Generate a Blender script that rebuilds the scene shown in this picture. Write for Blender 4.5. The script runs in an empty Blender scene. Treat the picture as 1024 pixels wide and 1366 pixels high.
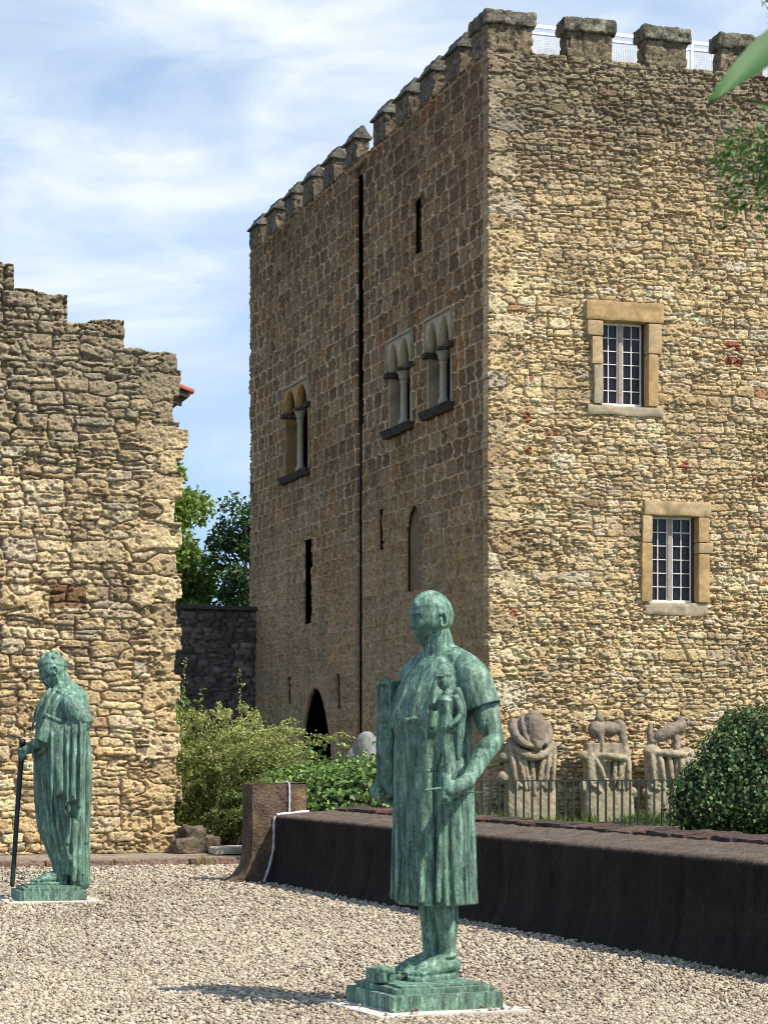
import bpy, bmesh, math, random
import numpy as np
from mathutils import Vector, Matrix

R = math.radians
random.seed(7)
rng = np.random.default_rng(11)
sc = bpy.context.scene
COL = sc.collection

# ------------------------------------------------------------------ noise
def _h(ix, iy, iz, seed):
    n = (ix.astype(np.int64) * 374761393 + iy.astype(np.int64) * 668265263 + iz.astype(np.int64) * 2147483647 + seed * 1274126177) & 0xffffffff
    n = ((n ^ (n >> 13)) * 1274126177) & 0xffffffff
    n = ((n ^ (n >> 16)) * 2246822519) & 0xffffffff
    n = n ^ (n >> 15)
    return (n & 0xffffff) / float(0xffffff)

def vn2(x, y, seed=0):
    x = np.asarray(x, float); y = np.asarray(y, float)
    ix = np.floor(x); iy = np.floor(y); fx = x - ix; fy = y - iy
    fx = fx * fx * (3 - 2 * fx); fy = fy * fy * (3 - 2 * fy)
    z = np.zeros_like(ix)
    a = _h(ix, iy, z, seed); b = _h(ix + 1, iy, z, seed); c = _h(ix, iy + 1, z, seed); d = _h(ix + 1, iy + 1, z, seed)
    return (a * (1 - fx) + b * fx) * (1 - fy) + (c * (1 - fx) + d * fx) * fy

def fbm2(x, y, oct=4, seed=0):
    s = 0; a = .5; t = 0
    for o in range(oct):
        s = s + a * vn2(x * 2 ** o + 17.3 * o, y * 2 ** o + 5.1 * o, seed + o); t += a; a *= .5
    return s / t

def vn3(p, seed=0):
    i = np.floor(p); f = p - i; f = f * f * (3 - 2 * f)
    r = 0
    for dx in (0, 1):
        wx = f[:, 0] if dx else 1 - f[:, 0]
        for dy in (0, 1):
            wy = f[:, 1] if dy else 1 - f[:, 1]
            for dz in (0, 1):
                wz = f[:, 2] if dz else 1 - f[:, 2]
                r = r + wx * wy * wz * _h(i[:, 0] + dx, i[:, 1] + dy, i[:, 2] + dz, seed)
    return r

def fbm3(p, oct=3, seed=0):
    s = 0; a = .5; t = 0
    for o in range(oct):
        s = s + a * vn3(p * 2 ** o + 9.7 * o, seed + o); t += a; a *= .5
    return s / t

def sstep(a, b, x):
    t = np.clip((x - a) / (b - a), 0, 1); return t * t * (3 - 2 * t)

# ------------------------------------------------------------------ object helpers
def mesh_np(name, V, F, mat=None, col=None, smooth=False):
    """F: list of int arrays (n,k) - quads / tris"""
    me = bpy.data.meshes.new(name)
    V = np.asarray(V, np.float32)
    if not isinstance(F, (list, tuple)): F = [F]
    F = [np.asarray(f, np.int32) for f in F if len(f)]
    nl = sum(f.size for f in F); nf = sum(len(f) for f in F)
    me.vertices.add(len(V)); me.vertices.foreach_set('co', V.ravel())
    me.loops.add(nl); me.loops.foreach_set('vertex_index', np.concatenate([f.ravel() for f in F]))
    starts = []; o = 0
    for f in F:
        k = f.shape[1]; starts.append(o + np.arange(len(f)) * k); o += f.size
    me.polygons.add(nf); me.polygons.foreach_set('loop_start', np.concatenate(starts).astype(np.int32))
    if smooth: me.polygons.foreach_set('use_smooth', np.ones(nf, bool))
    me.update(calc_edges=True)
    if col is not None:
        at = me.color_attributes.new('Col', 'FLOAT_COLOR', 'POINT')
        c = np.ones((len(V), 4), np.float32); c[:, :3] = col
        at.data.foreach_set('color', c.ravel())
    if mat: me.materials.append(mat)
    return me

def link(name, me, parent=None):
    o = bpy.data.objects.new(name, me); COL.objects.link(o)
    if parent is not None: o.parent = parent
    return o

def thing(name, label, cat, loc=(0, 0, 0), group=None):
    o = bpy.data.objects.new(name, None); COL.objects.link(o); o.location = loc
    o['label'] = label; o['category'] = cat
    if group: o['group'] = group
    return o

def tag(o, label, cat, group=None):
    o['label'] = label; o['category'] = cat
    if group: o['group'] = group
    return o

def struct(o):
    o['kind'] = 'structure'; return o

def rough_box(lo, hi, amp=.012, r=.02, cell=.07, seed=0, M=None, base=(.3, .24, .15), var=.3, freq=5., shape=None, maxn=60):
    """rounded, worn block between lo and hi; returns V,F,C"""
    lo = np.array(lo, float); hi = np.array(hi, float); c = (lo + hi) / 2; h = (hi - lo) / 2
    n = np.clip(np.ceil(2 * h / cell).astype(int), 2, maxn)
    Vs = []; Fs = []; o = 0
    for ax in range(3):
        b, d = [(1, 2), (2, 0), (0, 1)][ax]
        gb, gd = np.meshgrid(np.linspace(-1, 1, n[b] + 1), np.linspace(-1, 1, n[d] + 1), indexing='ij')
        for sgn in (-1, 1):
            P = np.zeros(gb.shape + (3,)); P[..., b] = gb; P[..., d] = gd; P[..., ax] = sgn
            Vs.append((P * h).reshape(-1, 3))
            idx = np.arange(gb.size).reshape(gb.shape) + o
            q = np.stack([idx[:-1, :-1], idx[1:, :-1], idx[1:, 1:], idx[:-1, 1:]], -1).reshape(-1, 4)
            if sgn < 0: q = q[:, ::-1]
            Fs.append(q); o += gb.size
    V = np.concatenate(Vs); F = np.concatenate(Fs)
    rr = min(r, h.min() * .9); inner = np.clip(V, -(h - rr), (h - rr)); dlt = V - inner
    L = np.linalg.norm(dlt, axis=1, keepdims=True); V = inner + dlt / np.maximum(L, 1e-9) * rr
    V = V + c
    if shape: V = shape(V)
    s = np.array([seed * 3.1, seed * 1.7, seed * 2.3])
    P = V * freq + s
    D = np.stack([fbm3(P + k * 31.7, 3, 5 + k) for k in range(3)], 1) - .5
    t = fbm3(V * freq * 1.6 + s + 50, 4, 9); t2 = fbm3(V * freq * .5 + s + 80, 2, 19)
    V = V + D * 2 * amp
    C = np.array(base)[None] * (1 + var * 2 * (t - .5) + var * 1.2 * (t2 - .5))[:, None]
    if M is not None:
        V = V @ np.array(M.to_3x3()).T + np.array(M.translation)
    return V, F, np.clip(C, .01, 1)

def join(parts):
    V = []; F = []; C = []; o = 0
    for v, f, c in parts:
        V.append(v); F.append(f + o); C.append(c); o += len(v)
    return np.concatenate(V), np.concatenate(F), np.concatenate(C)

def rbox(name, lo, hi, mat, parent=None, smooth=True, **k):
    v, f, c = rough_box(lo, hi, **k)
    return link(name, mesh_np(name, v, f, mat, c, smooth), parent)

def frame(O, A, N):
    """local (a, n, z): a along wall, n outward, z up"""
    A = Vector(A).normalized(); N = Vector(N).normalized()
    M = Matrix((( A.x, N.x, 0, O[0]), (A.y, N.y, 0, O[1]), (A.z, N.z, 1, O[2]), (0, 0, 0, 1)))
    return M

def xf(M, V):
    return np.asarray(V) @ np.array(M.to_3x3()).T + np.array(M.translation)

# ------------------------------------------------------------------ materials
def newmat(name):
    m = bpy.data.materials.new(name); m.use_nodes = True
    nt = m.node_tree; b = nt.nodes['Principled BSDF']
    return m, nt, b

def nd(nt, t, **k):
    n = nt.nodes.new(t)
    for a, v in k.items():
        if a.startswith('i_'):
            key = a[2:]
            n.inputs[int(key) if key.isdigit() else key.replace('_', ' ')].default_value = v
        else: setattr(n, a, v)
    return n

def ramp(nt, stops, src):
    r = nt.nodes.new('ShaderNodeValToRGB'); e = r.color_ramp.elements
    e[0].position, e[0].color = stops[0][0], stops[0][1] + (1,)
    e[1].position, e[1].color = stops[-1][0], stops[-1][1] + (1,)
    for p, c in stops[1:-1]:
        x = e.new(p); x.color = c + (1,)
    nt.links.new(src, r.inputs[0]); return r

def mix(nt, mode, fac, a, b):
    m = nt.nodes.new('ShaderNodeMix'); m.data_type = 'RGBA'; m.blend_type = mode
    for s, v in ((m.inputs[0], fac), (m.inputs[6], a), (m.inputs[7], b)):
        if hasattr(v, 'links'): nt.links.new(v, s)
        else: s.default_value = v if not isinstance(v, tuple) else v + (1,) * (4 - len(v))
    return m.outputs[2]

def mat_col(name, rough=.9, nscale=30., namt=.35, bump=.4, bscale=45., bdist=.02, spec=.2, stain=None):
    """vertex stone tone x procedural grain + bump"""
    m, nt, b = newmat(name)
    at = nd(nt, 'ShaderNodeAttribute', attribute_name='Col')
    tc = nd(nt, 'ShaderNodeTexCoord')
    n1 = nd(nt, 'ShaderNodeTexNoise', i_Scale=nscale, i_Detail=5., i_Roughness=.65)
    nt.links.new(tc.outputs['Object'], n1.inputs['Vector'])
    r1 = ramp(nt, [(.3, (1 - namt,) * 3), (.7, (1 + namt,) * 3)], n1.outputs[0])
    c = mix(nt, 'MULTIPLY', 1., at.outputs['Color'], r1.outputs[0])
    if stain:
        n2 = nd(nt, 'ShaderNodeTexNoise', i_Scale=stain[1], i_Detail=6., i_Roughness=.7)
        nt.links.new(tc.outputs['Object'], n2.inputs['Vector'])
        r2 = ramp(nt, [(stain[2], (0,) * 3), (stain[2] + .12, (1,) * 3)], n2.outputs[0])
        c = mix(nt, 'MIX', r2.outputs[0], c, stain[0])
    nt.links.new(c, b.inputs['Base Color'])
    n3 = nd(nt, 'ShaderNodeTexNoise', i_Scale=bscale, i_Detail=6., i_Roughness=.7)
    nt.links.new(tc.outputs['Object'], n3.inputs['Vector'])
    bp = nd(nt, 'ShaderNodeBump', i_Strength=bump, i_Distance=bdist)
    nt.links.new(n3.outputs[0], bp.inputs['Height']); nt.links.new(bp.outputs[0], b.inputs['Normal'])
    b.inputs['Roughness'].default_value = rough
    b.inputs['Specular IOR Level'].default_value = spec
    return m

def mat_plain(name, col, rough=.5, metal=0., spec=.5, nscale=8., namt=.15):
    m, nt, b = newmat(name)
    tc = nd(nt, 'ShaderNodeTexCoord')
    n1 = nd(nt, 'ShaderNodeTexNoise', i_Scale=nscale, i_Detail=4.)
    nt.links.new(tc.outputs['Object'], n1.inputs['Vector'])
    r1 = ramp(nt, [(.3, tuple(c * (1 - namt) for c in col)), (.7, tuple(min(1, c * (1 + namt)) for c in col))], n1.outputs[0])
    nt.links.new(r1.outputs[0], b.inputs['Base Color'])
    b.inputs['Roughness'].default_value = rough; b.inputs['Metallic'].default_value = metal
    b.inputs['Specular IOR Level'].default_value = spec
    return m

def mat_leaf(name, rough=.45, trans=.25, spec=.4):
    m, nt, b = newmat(name)
    at = nd(nt, 'ShaderNodeAttribute', attribute_name='Col')
    nt.links.new(at.outputs['Color'], b.inputs['Base Color'])
    b.inputs['Roughness'].default_value = rough; b.inputs['Specular IOR Level'].default_value = spec
    t = nd(nt, 'ShaderNodeBsdfTranslucent')
    hs = nd(nt, 'ShaderNodeHueSaturation', i_Hue=.48, i_Saturation=1.1, i_Value=1.3)
    nt.links.new(at.outputs['Color'], hs.inputs['Color']); nt.links.new(hs.outputs[0], t.inputs['Color'])
    mx = nd(nt, 'ShaderNodeMixShader'); mx.inputs[0].default_value = trans
    out = nt.nodes['Material Output']
    nt.links.new(b.outputs[0], mx.inputs[1]); nt.links.new(t.outputs[0], mx.inputs[2]); nt.links.new(mx.outputs[0], out.inputs['Surface'])
    return m

def mat_bronze(name):
    m, nt, b = newmat(name)
    tc = nd(nt, 'ShaderNodeTexCoord')
    mp = nd(nt, 'ShaderNodeMapping'); mp.inputs['Scale'].default_value = (13, 13, 2.2)
    nt.links.new(tc.outputs['Object'], mp.inputs['Vector'])
    n1 = nd(nt, 'ShaderNodeTexNoise', i_Scale=2.2, i_Detail=7., i_Roughness=.68, i_Distortion=.35)
    nt.links.new(mp.outputs[0], n1.inputs['Vector'])
    n2 = nd(nt, 'ShaderNodeTexNoise', i_Scale=3.2, i_Detail=5., i_Roughness=.6)
    nt.links.new(tc.outputs['Object'], n2.inputs['Vector'])
    n3 = nd(nt, 'ShaderNodeTexNoise', i_Scale=60., i_Detail=5., i_Roughness=.75)
    nt.links.new(tc.outputs['Object'], n3.inputs['Vector'])
    r1 = ramp(nt, [(.31, (.026, .050, .037)), (.44, (.078, .150, .105)), (.57, (.17, .31, .222)), (.70, (.44, .63, .49))], n1.outputs[0])
    r2 = ramp(nt, [(.40, (0,) * 3), (.62, (1,) * 3)], n2.outputs[0])
    c = mix(nt, 'MIX', r2.outputs[0], r1.outputs[0], (.075, .095, .066))
    # keep some streak contrast in the browner zones
    c = mix(nt, 'MIX', .55, c, r1.outputs[0])
    r3 = ramp(nt, [(.32, (.45,) * 3), (.5, (1.,) * 3), (.70, (1.4,) * 3)], n3.outputs[0])
    c = mix(nt, 'MULTIPLY', 1., c, r3.outputs[0])
    nt.links.new(c, b.inputs['Base Color'])
    b.inputs['Roughness'].default_value = .62; b.inputs['Specular IOR Level'].default_value = .4
    bp = nd(nt, 'ShaderNodeBump', i_Strength=.5, i_Distance=.006)
    nt.links.new(n3.outputs[0], bp.inputs['Height']); nt.links.new(bp.outputs[0], b.inputs['Normal'])
    return m

M_RUBBLE = mat_col('rubble_stone', nscale=26., namt=.40, bump=1., bscale=30., bdist=.045)
M_ASHLAR = mat_col('ashlar_stone', nscale=16., namt=.45, bump=1., bscale=18., bdist=.06)
M_DRESSED = mat_col('dressed_stone', nscale=14., namt=.22, bump=.4, bscale=40., bdist=.01)
M_LICHEN = mat_col('lichen_stone', nscale=18., namt=.6, bump=1., bscale=20., bdist=.06)
M_BLOCKW = mat_col('volcanic_stone', nscale=48., namt=.62, bump=1., bscale=34., bdist=.03, stain=((.17, .13, .095), 70., .66))
M_GRAVEL = mat_col('gravel_stone', nscale=70., namt=.15, bump=.3, bscale=120., bdist=.004, rough=.85)
M_SCULPT = mat_col('weathered_sculpture_stone', nscale=9., namt=.28, bump=.6, bscale=30., bdist=.015)
M_CONC = mat_col('pale_concrete', nscale=20., namt=.18, bump=.3, bscale=60., bdist=.006)
M_BRONZE = mat_bronze('verdigris_bronze')
M_DARKMETAL = mat_plain('dark_green_iron', (.018, .03, .022), .5, .0, .4)
M_CANE = mat_plain('dark_bronze', (.02, .032, .028), .5, .3, .5, 20., .4)
M_WHITE = mat_plain('white_paint', (.80, .82, .84), .5)
M_OLDWHITE = mat_plain('worn_white_paint', (.74, .71, .66), .6, 0, .3, 40., .12)
M_WOOD = mat_plain('weathered_window_wood', (.34, .27, .22), .7, 0, .3, 25., .3)
M_MORTAR = mat_plain('white_mortar', (.55, .53, .52), .9, 0, .1, 60., .25)
M_DARK = mat_plain('dark_interior', (.012, .011, .012), .9)
M_TILE = mat_plain('terracotta_tile', (.48, .15, .10), .8, 0, .2, 6., .3)
M_PLASTER = mat_plain('ochre_plaster', (.45, .36, .24), .9)
M_TIMBER = mat_plain('dark_timber', (.05, .032, .025), .8)
M_BARK = mat_plain('brown_bark', (.10, .075, .05), .9, 0, .1, 20., .4)
M_LEAF = mat_leaf('leaf')
M_IVY = mat_leaf('ivy_leaf', .5, .18, .3)
mg, ntg, bg = newmat('window_glass')
bg.inputs['Base Color'].default_value = (.010, .010, .014, 1); bg.inputs['Roughness'].default_value = .2
bg.inputs['Specular IOR Level'].default_value = .28
tcg = nd(ntg, 'ShaderNodeTexCoord'); ngl = nd(ntg, 'ShaderNodeTexNoise', i_Scale=5.)
ntg.links.new(tcg.outputs['Object'], ngl.inputs['Vector'])
bpg = nd(ntg, 'ShaderNodeBump', i_Strength=.45, i_Distance=.03); ntg.links.new(ngl.outputs[0], bpg.inputs['Height']); ntg.links.new(bpg.outputs[0], bg.inputs['Normal'])
M_GLASS = mg

# ------------------------------------------------------------------ grid of the place
YAW = R(17.8)
U = Vector((math.cos(YAW), math.sin(YAW), 0))      # along the sunny faces
W = Vector((-math.sin(YAW), math.cos(YAW), 0))     # away from the viewer
CORNER = Vector((2.0745, 45.0, 0))                 # near corner of the tower

# ------------------------------------------------------------------ stone courses
def stone_layout(a0, a1, z0, z1, hr, asp, split=.3, big=.1, seed=1, quoin=None):
    g = np.random.default_rng(seed)
    S = []          # cx, cz, hw, hh, bias
    z = z0 - .2
    while z < z1 + .3:
        h = g.uniform(*hr)
        if g.random() < .18: h *= 1.5
        x = a0 - .4 - g.random() * .4
        while x < a1 + .5:
            w = h * g.uniform(*asp)
            u = g.random()
            if u < split and h > .10:
                k = g.uniform(.38, .62)
                S.append((x + w / 2, z + h * k / 2, w / 2, h * k / 2, 0)); S.append((x + w / 2, z + h * (k + 1) / 2, w / 2, h * (1 - k) / 2, 0))
            else:
                S.append((x + w / 2, z + h / 2, w / 2, h / 2, 0))
            if g.random() < big * .5:
                S.append((x + w / 2, z + h * .8, w * .42, h * .85, .25))
            x += w
        z += h
    if quoin is not None:
        qx, side, wa, wb, qh = quoin
        z = z0; k = 0
        while z < z1:
            h = g.uniform(*qh); w = wa if k % 2 else wb
            w *= g.uniform(.85, 1.15)
            S.append((qx - side * w / 2, z + h / 2, w / 2, h / 2, .55)); z += h; k += 1
    S = np.array(S)
    S[:, 0] += g.uniform(-.02, .02, len(S)); S[:, 1] += g.uniform(-.015, .015, len(S))
    return S

def stone_eval(a, z, S, seed=1, warp=.05, wfreq=2.2, tilt=.1):
    g = np.random.default_rng(seed + 99)
    tl = g.uniform(-tilt, tilt, len(S))
    aw = a + warp * 2 * (fbm2(a * wfreq, z * wfreq, 3, seed + 1) - .5) + .02 * (vn2(a * 14, z * 14, seed + 5) - .5)
    zw = z + warp * 1.3 * (fbm2(a * wfreq, z * wfreq, 3, seed + 2) - .5) + .016 * (vn2(a * 16, z * 16, seed + 6) - .5)
    d1 = np.empty_like(a); d2 = np.empty_like(a); ident = np.empty(a.shape, int)
    zc = S[:, 1]
    for j in range(a.shape[1]):
        zz = zw[:, j]; lo = zz.min(); hi = zz.max()
        idx = np.where((zc + S[:, 3] > lo - .22) & (zc - S[:, 3] < hi + .22))[0]
        s = S[idx]
        dx = (aw[:, j][:, None] - s[None, :, 0]) / s[None, :, 2]
        dz = (zz[:, None] - s[None, :, 1] - tl[idx][None] * dx * s[None, :, 2]) / s[None, :, 3]
        dx *= dx; dz *= dz
        q = np.sqrt(np.sqrt(dx * dx + dz * dz)) - s[None, :, 4]
        i1 = np.argmin(q, 1); r = np.arange(len(zz)); d1[:, j] = q[r, i1]; q[r, i1] = 9
        d2[:, j] = q.min(1); ident[:, j] = idx[i1]
    return d1, d2, ident

def wall_grid(name, M, a0, a1, z0, z1, da, dz, fn, keep, back, mat, parent=None, smooth=True):
    na = int(round((a1 - a0) / da)) + 1; nz = int(round((z1 - z0) / dz)) + 1
    a, z = np.meshgrid(np.linspace(a0, a1, na), np.linspace(z0, z1, nz), indexing='ij')
    h, c = fn(a, z)
    P = np.stack([a, h, z], -1).reshape(-1, 3)
    ac = (a[:-1, :-1] + a[1:, 1:]) / 2; zcn = (z[:-1, :-1] + z[1:, 1:]) / 2
    k = keep(ac, zcn)
    I = np.arange(na * nz).reshape(na, nz)
    Q = np.stack([I[:-1, :-1], I[1:, :-1], I[1:, 1:], I[:-1, 1:]], -1)
    F = [Q[k]]
    n = na * nz
    B = np.stack([a, np.full_like(a, -back), z], -1).reshape(-1, 3)
    kp = np.pad(k, 1)
    def edge(cond, i0, i1):
        f = Q[cond]
        e0 = f[:, i0]; e1 = f[:, i1]
        F.append(np.stack([e0, e0 + n, e1 + n, e1], -1))
    edge(k & ~kp[:-2, 1:-1], 3, 0); edge(k & ~kp[2:, 1:-1], 1, 2)
    edge(k & ~kp[1:-1, :-2], 0, 1); edge(k & ~kp[1:-1, 2:], 2, 3)
    F = np.concatenate(F)
    V = np.concatenate([P, B]); C = np.concatenate([c.reshape(-1, 3)] * 2)
    used, inv = np.unique(F, return_inverse=True)
    # outward winding: (a, z) quads seen from +n
    F = inv.reshape(F.shape)
    V = xf(M, V[used]); C = C[used]
    me = mesh_np(name, V, F, mat, C, smooth)
    bm = bmesh.new(); bm.from_mesh(me); bmesh.ops.recalc_face_normals(bm, faces=bm.faces[:]); bm.to_mesh(me); bm.free()
    return link(name, me, parent)

def palette(ids, pal, seed):
    g = np.random.default_rng(seed)
    w = np.array([p[1] for p in pal]); w = w / w.sum()
    k = g.choice(len(pal), 20000, p=w); cols = np.array([p[0] for p in pal])[k]
    cols = cols * g.uniform(.84, 1.12, (20000, 1))
    return cols[ids % 20000]

def pnt_wall_rubble(S, seed, pal, mortar, depth=.05, pit=.03, pitf=9., grime=None, warp=.05, gapw=.3, pitth=.56):
    def fn(a, z):
        d1, d2, ids = stone_eval(a, z, S, seed, warp)
        hh = np.minimum(S[ids % len(S), 3], S[ids % len(S), 2])
        wob = .7 + .8 * vn2(a * 5 + 3, z * 5, seed + 71)
        g = np.clip((d2 - d1) * .5 * hh / (gapw * wob), 0, 1); prof = 1 - (1 - g) ** 2.5
        gg = np.random.default_rng(seed + 3); off = gg.uniform(-1, 1, 20000)[ids % 20000]
        f1 = fbm2(a * pitf, z * pitf * 1.3, 3, seed + 20)
        f2 = fbm2(a * pitf * 2.1 + 3, z * pitf * 2.6, 2, seed + 30)
        where = sstep(.35, .6, fbm2(a * .8, z * .8, 2, seed + 40))
        pits = sstep(pitth, pitth + .16, f1) * pit * (.5 + where) + sstep(.60, .75, f2) * pit * .6
        h = -depth * (1 - prof) * (.55 + .9 * fbm2(a * .9, z * .9, 3, seed + 8)) + off * .018 + (fbm2(a * 6, z * 8, 4, seed + 9) - .5) * .045 - pits
        c = palette(ids, pal, seed + 4)
        c = c * (1 + .6 * (f2 - .5) + .7 * (fbm2(a * 1.1, z * 1.1, 3, seed + 12) - .5))[..., None]
        mm = (1 - sstep(.03, .35, g))[..., None]
        c = c * (1 - mm) + np.array(mortar) * mm
        if grime is not None: c = grime(a, z, c, ids)
        return h, np.clip(c, .012, .8)
    return fn

PAL_WARM = [((.69, .515, .285), 5), ((.64, .47, .25), 4), ((.72, .565, .345), 4), ((.57, .405, .22), 1.6), ((.64, .525, .36), 1.0), ((.48, .33, .19), .5), ((.50, .27, .14), .06)]
PAL_RUIN = [((.67, .505, .285), 4), ((.60, .445, .245), 3), ((.71, .56, .345), 2.5), ((.53, .39, .22), 1.6), ((.44, .31, .18), .5), ((.58, .475, .32), .8)]

# ================================================================== TOWER
tower = thing('castle_tower', 'tall square stone tower with battlements, mullioned windows and gothic twin windows', 'tower', CORNER)
MR = frame((0, 0, 0), U, -W)          # right (sunny) face: a along U, outward -W
ML = frame((0, 0, 0), W, -U)          # left (shaded) face: a along W, outward -U
TOPZ = 15.58

def grime_tower(a, z, c, ids):
    n = fbm2(a * .9, z * .6, 4, 77)
    f = sstep(11.2, 15.4, z + 3.2 * (n - .5)) * .75
    n2 = fbm2(a * 2.5 + 9, z * 2.5, 4, 78)
    f = np.maximum(f, sstep(.60, .72, n2) * .35)
    gy = np.array((.15, .125, .09))
    lum = c.mean(-1, keepdims=True)
    c = c * (1 - f[..., None]) + (gy * (.4 + lum * 2.)) * f[..., None]
    # red brick patching
    for (x0, x1, zz0, zz1) in ((5.28, 5.68, 9.47, 9.67), (5.28, 5.68, 9.77, 9.99)):
        m = (a > x0) & (a < x1) & (z > zz0) & (z < zz1) & (fbm2(a * 9, z * 9, 2, 5) > .40)
        c[m] = np.array((.36, .12, .07)) * (.7 + .7 * vn2(a[m] * 20, z[m] * 30, 3))[:, None]
    for (x0, z0, r) in ((.56, 4.25, .075), (.95, 9.0, .06), (.85, 8.2, .09), (4.35, 7.35, .08), (.9, 7.55, .07)):
        m = ((a - x0) ** 2 + ((z - z0) / 1.4) ** 2) < r * r
        c[m] = np.array((.42, .17, .10))
    return c

WINS = [(2.49, 3.50, 8.54, 10.25), (3.59, 4.63, 4.53, 6.31)]
def keep_r(a, z):
    k = a > .03 * vn2(z * 3.1, z * 0, 14)
    for x0, x1, z0, z1 in WINS: k &= ~((a > x0 - .04) & (a < x1 + .04) & (z > z0 - .04) & (z < z1 + .04))
    return k
S = stone_layout(0, 7.2, 0, TOPZ, (.065, .155), (1.2, 3.4), .22, .12, 3, quoin=(0, -1, .38, .72, (.28, .48)))
wall_grid('rubble_wall', MR, 0.0, 7.2, -.1, TOPZ, .0185, .0155, pnt_wall_rubble(S, 3, PAL_WARM, (.42, .30, .165), .060, .034, 13., grime_tower, .06, .018, .54), keep_r, .30, M_RUBBLE, tower)

# left face ---------------------------------------------------------------
TW = [dict(a0=13.15, a1=15.45, z0=8.72, sp=10.42, z1=11.02), dict(a0=4.86, a1=6.50, z0=8.75, sp=10.08, z1=10.74), dict(a0=2.20, a1=3.80, z0=8.80, sp=10.08, z1=10.74)]
SLITS = [(4.20, 4.70, 12.4, 13.6), (12.92, 13.66, 4.72, 6.9), (14.9, 15.25, 2.7, 3.4), (10.36, 10.70, 2.5, 3.35), (6.95, 7.28, 6.1, 7.05), (8.42, 8.98, 9.2, 15.35), (8.50, 8.90, -1., 9.2)]
def lancet(a, z, a0, a1, zs, zt):
    m = (a0 + a1) / 2; hw = (a1 - a0) / 2
    t = np.clip(np.abs(a - m) / hw, 0, 1)
    return zs + (zt - zs) * np.sqrt(np.clip(1 - t ** 1.35, 0, 1))
def keep_l(a, z):
    k = np.ones(a.shape, bool)
    for t in TW: k &= ~((a > t['a0']) & (a < t['a1']) & (z > t['z0']) & (z < t['z1']))
    for x0, x1, z0, z1 in SLITS: k &= ~((a > x0) & (a < x1) & (z > z0) & (z < z1))
    k &= ~((a > 4.22) & (a < 5.26) & (z > 5.0) & (z < lancet(a, z, 4.22, 5.26, 6.35, 6.9)))
    k &= ~((a > 11.05) & (a < 13.95) & (z < 1.0 + 2.06 * np.clip(1 - np.abs((a - 12.5) / 1.42) ** 1.8, 0, 1) ** .62))
    return k
def fn_ashlar(a, z):
    g = np.random.default_rng(41)
    hgt = g.uniform(.33, .38, 70); zz = np.concatenate([[-.3], np.cumsum(hgt) - .3])
    S = []
    for k in range(69):
        x = -g.random() * .6
        while x < 19.8:
            w = g.uniform(.38, .74); S.append((x + w / 2, (zz[k] + zz[k + 1]) / 2, w / 2, hgt[k] / 2, 0)); x += w
    S = np.array(S)
    d1, d2, ids = stone_eval(a, z, S, 41, .02, 3., .02)
    g1 = np.clip((d2 - d1) / .5, 0, 1)
    off = np.random.default_rng(5).uniform(-1, 1, 20000)[ids % 20000]
    rough = fbm2(a * 7, z * 8, 4, 60); low = 1 - sstep(4.5, 8.5, z + 3 * (fbm2(a * .5, z * .5, 3, 61) - .5) - .09 * a * 0)
    far = sstep(8, 17, a)
    wear = np.clip(low * .85 + far * low * .2, 0, 1)
    mort = (1 - sstep(.16, .42, g1))
    h = -.035 * (1 - mort) * (1 - wear * .6) + off * .012 + (rough - .5) * .05 - sstep(.58, .72, fbm2(a * 10, z * 11, 3, 66)) * .045
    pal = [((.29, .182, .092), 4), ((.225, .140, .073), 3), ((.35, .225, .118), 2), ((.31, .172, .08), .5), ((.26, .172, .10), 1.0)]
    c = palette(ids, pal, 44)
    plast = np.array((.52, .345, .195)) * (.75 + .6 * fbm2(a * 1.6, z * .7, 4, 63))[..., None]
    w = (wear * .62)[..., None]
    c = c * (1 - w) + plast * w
    mcol = np.array((.72, .50, .295)) * (.75 + .5 * fbm2(a * 3, z * 3, 3, 64))[..., None]
    mw = (mort * (1 - wear * .75) * (.7 + .5 * sstep(.35, .6, fbm2(a * .8, z * .8, 3, 67))))[..., None]
    c = c * (1 - mw) + mcol * mw
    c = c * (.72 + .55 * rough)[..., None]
    orange = sstep(.60, .72, fbm2(a * 1.2 + 4, z * .9, 3, 65))[..., None] * .28
    c = c * (1 - orange) + c * np.array((1.35, .95, .62)) * orange
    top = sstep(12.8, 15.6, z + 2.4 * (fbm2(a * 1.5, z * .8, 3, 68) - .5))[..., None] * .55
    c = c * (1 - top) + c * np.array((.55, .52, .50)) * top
    # streaks running down the stone
    h = h * (1 - .9 * np.exp(-((a - 8.72) / .45) ** 4)) * (1 - .85 * np.exp(-((a - 12.5) / 1.6) ** 6) * sstep(3.5, 3.1, z))
    st = sstep(.60, .74, fbm2(a * 3.5, z * .16, 3, 69))[..., None] * .35
    c = c * (1 - st) + c * .62 * st
    return h, np.clip(c, .01, .92)
wall_grid('ashlar_wall', ML, 0.02, 19.24, -.1, TOPZ, .042, .025, fn_ashlar, keep_l, .08, M_ASHLAR, tower)
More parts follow.
